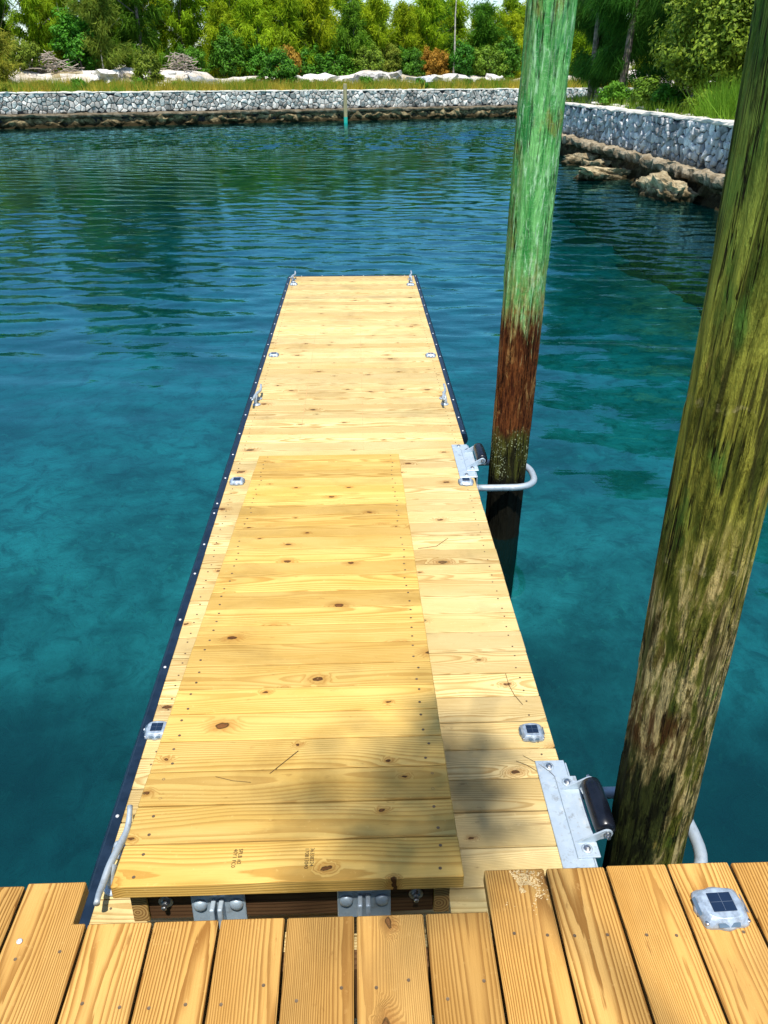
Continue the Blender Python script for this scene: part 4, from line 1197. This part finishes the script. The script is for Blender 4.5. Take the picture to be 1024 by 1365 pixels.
for x, y, lb in lit:
    o = sl if first else copy_tree(sl)
    first = False
    o.location = (x, y, Z_DOCK + .001); o.rotation_euler = (0, 0, R.uniform(-.05, .05)); o.scale = (.88, .98, 1)
    tag(o, lb, 'solar light', LG)
o = copy_tree(sl); o.location = (.741, .972, .001); o.rotation_euler = (0, 0, .03); o.scale = (1.0, 1.0, 1.05)
tag(o, 'large looking solar light screwed to the brown pier board', 'solar light', 'solar light on the pier'); del o['group']

# ================================================================== CLEATS
def cleat():
    r = empty('dock_cleat')
    for s in (-1, 1):
        m = MB(); m.lathe([(.031, 0), (.031, .005), (.024, .008), (.014, .010), (.0135, .012)], 18)
        ft = link('foot', m.me('foot', True), M['pipe'], r, loc=(0, s * .062, 0))
        m = MB(); m.lathe([(.0095, 0), (.0095, .006), (.004, .0065)], 6)
        link('bolt', m.me('bolt'), M['steel'], ft, loc=(.012, 0, .0085))
        m = MB(); m.tube([(-.006, s * .062, .004), (-.008, s * .058, .03), (-.004, s * .046, .052), (0, s * .03, .062)], [.014, .011, .011, .012], 10)
        m.obj('leg', M['pipe'], r, smooth=True)
    m = MB()
    pts = []; rs = []
    for i in range(21):
        t = -1 + 2 * i / 20
        pts.append((.018 * math.sin(t * 2.2), t * .165, (.066 + .012 * abs(t) ** 2.4) - .010 * math.exp(-(abs(t) - .55) ** 2 * 18)))
        rs.append(.0112 - .0035 * abs(t) ** 2 + (.0015 if abs(t) > .93 else 0))
    m.tube(pts, rs, 12)
    m.obj('horn', M['pipe'], r, smooth=True)
    return r
cl = cleat()
for i, (x, y, rz, s, lb) in enumerate([(-.792, 1.60, .06, 1.05, 'galvanised cleat tucked beside the high end of the ramp'), (-.790, 5.64, 0, 1, 'galvanised cleat midway along the rail side away from the pilings'),
                                 (.655, 5.60, math.pi, 1, 'galvanised cleat midway along the dock edge on the piling side'), (-.788, 9.68, 0, 1, 'galvanised cleat at the dock end corner away from the pilings'), (.655, 9.66, math.pi, 1, 'galvanised cleat at the dock end corner on the piling side')]):
    o = cl if i == 0 else copy_tree(cl)
    o.location = (x, y, Z_DOCK + .0005); o.rotation_euler = (0, 0, rz); o.scale = (s, s, s)
    tag(o, lb, 'cleat', 'mooring cleats on the floating dock')

# ================================================================== PILE GUIDES
def pile_guide():
    r = empty('pile_guide')
    # local: x out over the water from the deck edge, y along the dock, z up from the deck
    pl = link('deck_plate', box_me('deck_plate', -.100, .006, -.245, .245, .0006, .0066, .0015), M['galv'], r)
    sd_ = link('side_plate', box_me('side_plate', .0075, .0135, -.235, .235, -.20, .004, .0015), M['galv'], r)
    m = MB(); m.lathe([(.013, 0), (.013, .002), (.0075, .0025), (.0075, .009), (.004, .010)], 6); BOLT = m.me('bolt')
    m = MB(); m.lathe([(.0185, 0), (.0185, .0025), (.010, .003)], 16); WASH = m.me('washer', True)
    for y in (-.215, .215):
        link('washer', WASH, M['galv'], pl, loc=(-.055, y, .0067)); link('bolt', BOLT, M['steel'], pl, loc=(-.055, y, .0085))
    br = link('bracket', box_me('bracket', -.045, .030, -.165, .165, .0070, .0135, .0015), M['galv'], r)
    for y in (-.135, .135):
        link('washer', WASH, M['galv'], br, loc=(-.008, y, .0137)); link('bolt', BOLT, M['steel'], br, loc=(-.008, y, .016))
    # two triangular ears that carry the axle
    for s in (-1, 1):
        prof = [(-.040, .0137), (.022, .0137), (.040, .026)]
        for i in range(9):
            t = rad(-60 + 180 * i / 8); prof.append((.058 + .021 * math.cos(t), .050 + .021 * math.sin(t)))
        m = MB(); n_ = len(prof); y0 = s * .108; th = .006
        m.v = [(x, y, z) for y in (y0 - th / 2, y0 + th / 2) for x, z in prof]
        m.f = [tuple(range(n_)), tuple(reversed(range(n_, 2 * n_)))] + [(i, n_ + i, n_ + (i + 1) % n_, (i + 1) % n_) for i in range(n_)]
        ear = link('ear', bevel_me('ear', m, .0012, 1, angle=50), M['galv'], r)
        m = MB(); m.lathe([(.013, 0), (.013, .002), (.009, .0025), (.009, .011), (.006, .0115), (.006, .018), (.004, .019)], 10)
        link('axle_nut', m.me('axle_nut'), M['steel'], ear, loc=(.060, s * .1115, .052), rot=(-s * math.pi / 2, 0, 0))
    m = MB(); m.lathe([(.010, -.101), (.026, -.101), (.033, -.095), (.0355, -.07), (.0365, 0), (.0355, .07), (.033, .095), (.026, .101), (.010, .101)], 28)
    link('roller', m.me('roller', True), M['rubber'], r, loc=(.060, 0, .052), rot=(-math.pi / 2, 0, 0))
    # pipe hoop round the pile
    pts = [(.014, -.185, -.105)]
    pts += [(.014 + .20 * k / 3, -.185, -.105) for k in range(1, 4)]
    for i in range(1, 20):
        t = -math.pi / 2 + math.pi * i / 20
        ct, st_ = math.cos(t), math.sin(t)
        e = 0.72
        pts.append((.224 + .195 * abs(ct) ** e, .185 * math.copysign(abs(st_) ** e, st_), -.105))
    pts += [(.014 + .20 * k / 3, .185, -.105) for k in range(3, -1, -1)]
    m = MB(); m.tube(pts, .0215, 14)
    link('hoop', m.me('hoop', True), M['pipe'], r)
    for y in (-.185, .185):
        m = MB(); m.lathe([(.035, 0), (.035, .006), (.026, .010), (.0225, .018)], 16)
        link('collar', m.me('collar', True), M['pipe'], r, loc=(.0140, y, -.105), rot=(0, math.pi / 2, 0))
    return r
pg = pile_guide(); pg.location = (DX1 + .008, 1.745, Z_DOCK + .001)
tag(pg, 'galvanised roller guide with hoop round the olive piling beside the pier', 'pile guide', 'pile guides')
o = copy_tree(pg); o.location = (DX1 + .008, 4.535, Z_DOCK + .001)
tag(o, 'galvanised roller guide with hoop round the green piling', 'pile guide', 'pile guides')
del pg['group']; del o['group']

# ================================================================== PILINGS
def piling(loc, lean, r0, tp, ztop, mat, seed, label):
    zs = [Z_BED - 3.0, -2.6, -1.6] + [-1.4 + .03 * i for i in range(int((ztop + 1.4) / .03))]
    seg = 72; v = []; f = []
    for zz in zs:
        k = zz + .77
        for i in range(seg):
            a = 2 * math.pi * i / seg
            r = r0 - tp * k
            q = (math.cos(a) * 2.4 + seed, math.sin(a) * 2.4, zz * .38)
            r += .0075 * fbm(q, 3)
            g_ = fbm((math.cos(a) * 7.5 + seed, math.sin(a) * 7.5, zz * .55), 4)
            r += -.010 * max(0, g_ - .10) / .4
            fl = fbm((math.cos(a) * 9 + seed * 2, math.sin(a) * 9, zz * 1.6), 3)
            if fl > .22: r += .0042
            v.append((lean[0] * k + r * math.cos(a), lean[1] * k + r * math.sin(a), zz))
    for j in range(len(zs) - 1):
        for i in range(seg):
            i2 = (i + 1) % seg; f.append((j * seg + i, j * seg + i2, (j + 1) * seg + i2, (j + 1) * seg + i))
    f.append(tuple((len(zs) - 1) * seg + i for i in range(seg)))
    o = link('mooring_piling', mesh_pd('mooring_piling', v, f, True), mat, loc=(loc[0], loc[1], 0))
    tag(o, label, 'piling')
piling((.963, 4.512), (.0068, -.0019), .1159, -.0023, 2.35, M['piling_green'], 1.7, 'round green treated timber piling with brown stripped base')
piling((.966, 1.721), (-.033, .0015), .1255, .0058, 1.98, M['piling_olive'], 5.2, 'thick olive brown weathered timber piling beside the pier')

# ================================================================== SMALL LITTER
rr = random.Random(33)
v = []; f = []
for i in range(1500):
    x = .325 + rr.gauss(0, .030); y = 1.046 + rr.gauss(0, .020)
    if fbm((x * 14, y * 14, 2.2), 3) < -.08 or not (.263 < x < .388) or y > 1.078: continue
    s = rr.uniform(.0008, .0026); k = len(v); z = .0010
    v += [(x - s, y - s * .6, z), (x + s, y - s * .5, z), (x, y + s, z), (x, y, z + s * .8)]
    f += [(0 + k, 1 + k, 3 + k), (1 + k, 2 + k, 3 + k), (2 + k, k, 3 + k)]
tag(link('sawdust', mesh_pd('sawdust', v, f), M['sand_spill']), 'patch of pale sawdust on the end of a pier board', 'sawdust', kind='stuff')
def needle(pts, r, label):
    m = MB(); m.tube(pts, r * .65, 5); tag(m.obj('dry_needle', M['needle']), label, 'needle')
def rampz(y): return RN.z + (y - RN.y) * (RF.z - RN.z) / (RF.y - RN.y)
needle([(-.292, 1.655, rampz(1.655) + .003), (-.255, 1.70, rampz(1.70) + .003), (-.212, 1.752, rampz(1.752) + .004)], .0016, 'straight dark dry twig lying on the ramp boards')
needle([(-.345, 1.62, rampz(1.62) + .003), (-.40, 1.628, rampz(1.628) + .004), (-.455, 1.648, rampz(1.648) + .003)], .0008, 'thin pale brown needle curved on the ramp boards')
needle([(.598, 2.47, Z_DOCK + .003), (.60, 2.40, Z_DOCK + .003), (.612, 2.34, Z_DOCK + .003), (.635, 2.285, Z_DOCK + .003)], .0014, 'curved brown needle lying on the dock beyond the near solar light')
needle([(.585, 2.02, Z_DOCK + .003), (.625, 1.985, Z_DOCK + .006), (.665, 1.935, Z_DOCK + .012), (.685, 1.90, Z_DOCK + .012), (.688, 1.875, Z_DOCK + .010)], .0011, 'wiry needle caught on the bolt of the near roller plate')
needle([(.555, 1.995, Z_DOCK + .003), (.59, 1.975, Z_DOCK + .003), (.622, 1.945, Z_DOCK + .003)], .0012, 'short brown needle beside the corner of the near roller plate')
needle([(.30, 3.47, Z_DOCK + .003), (.40, 3.49, Z_DOCK + .003), (.47, 3.57, Z_DOCK + .003)], .0016, 'long pale needle curved across the dock boards beside the ramp')
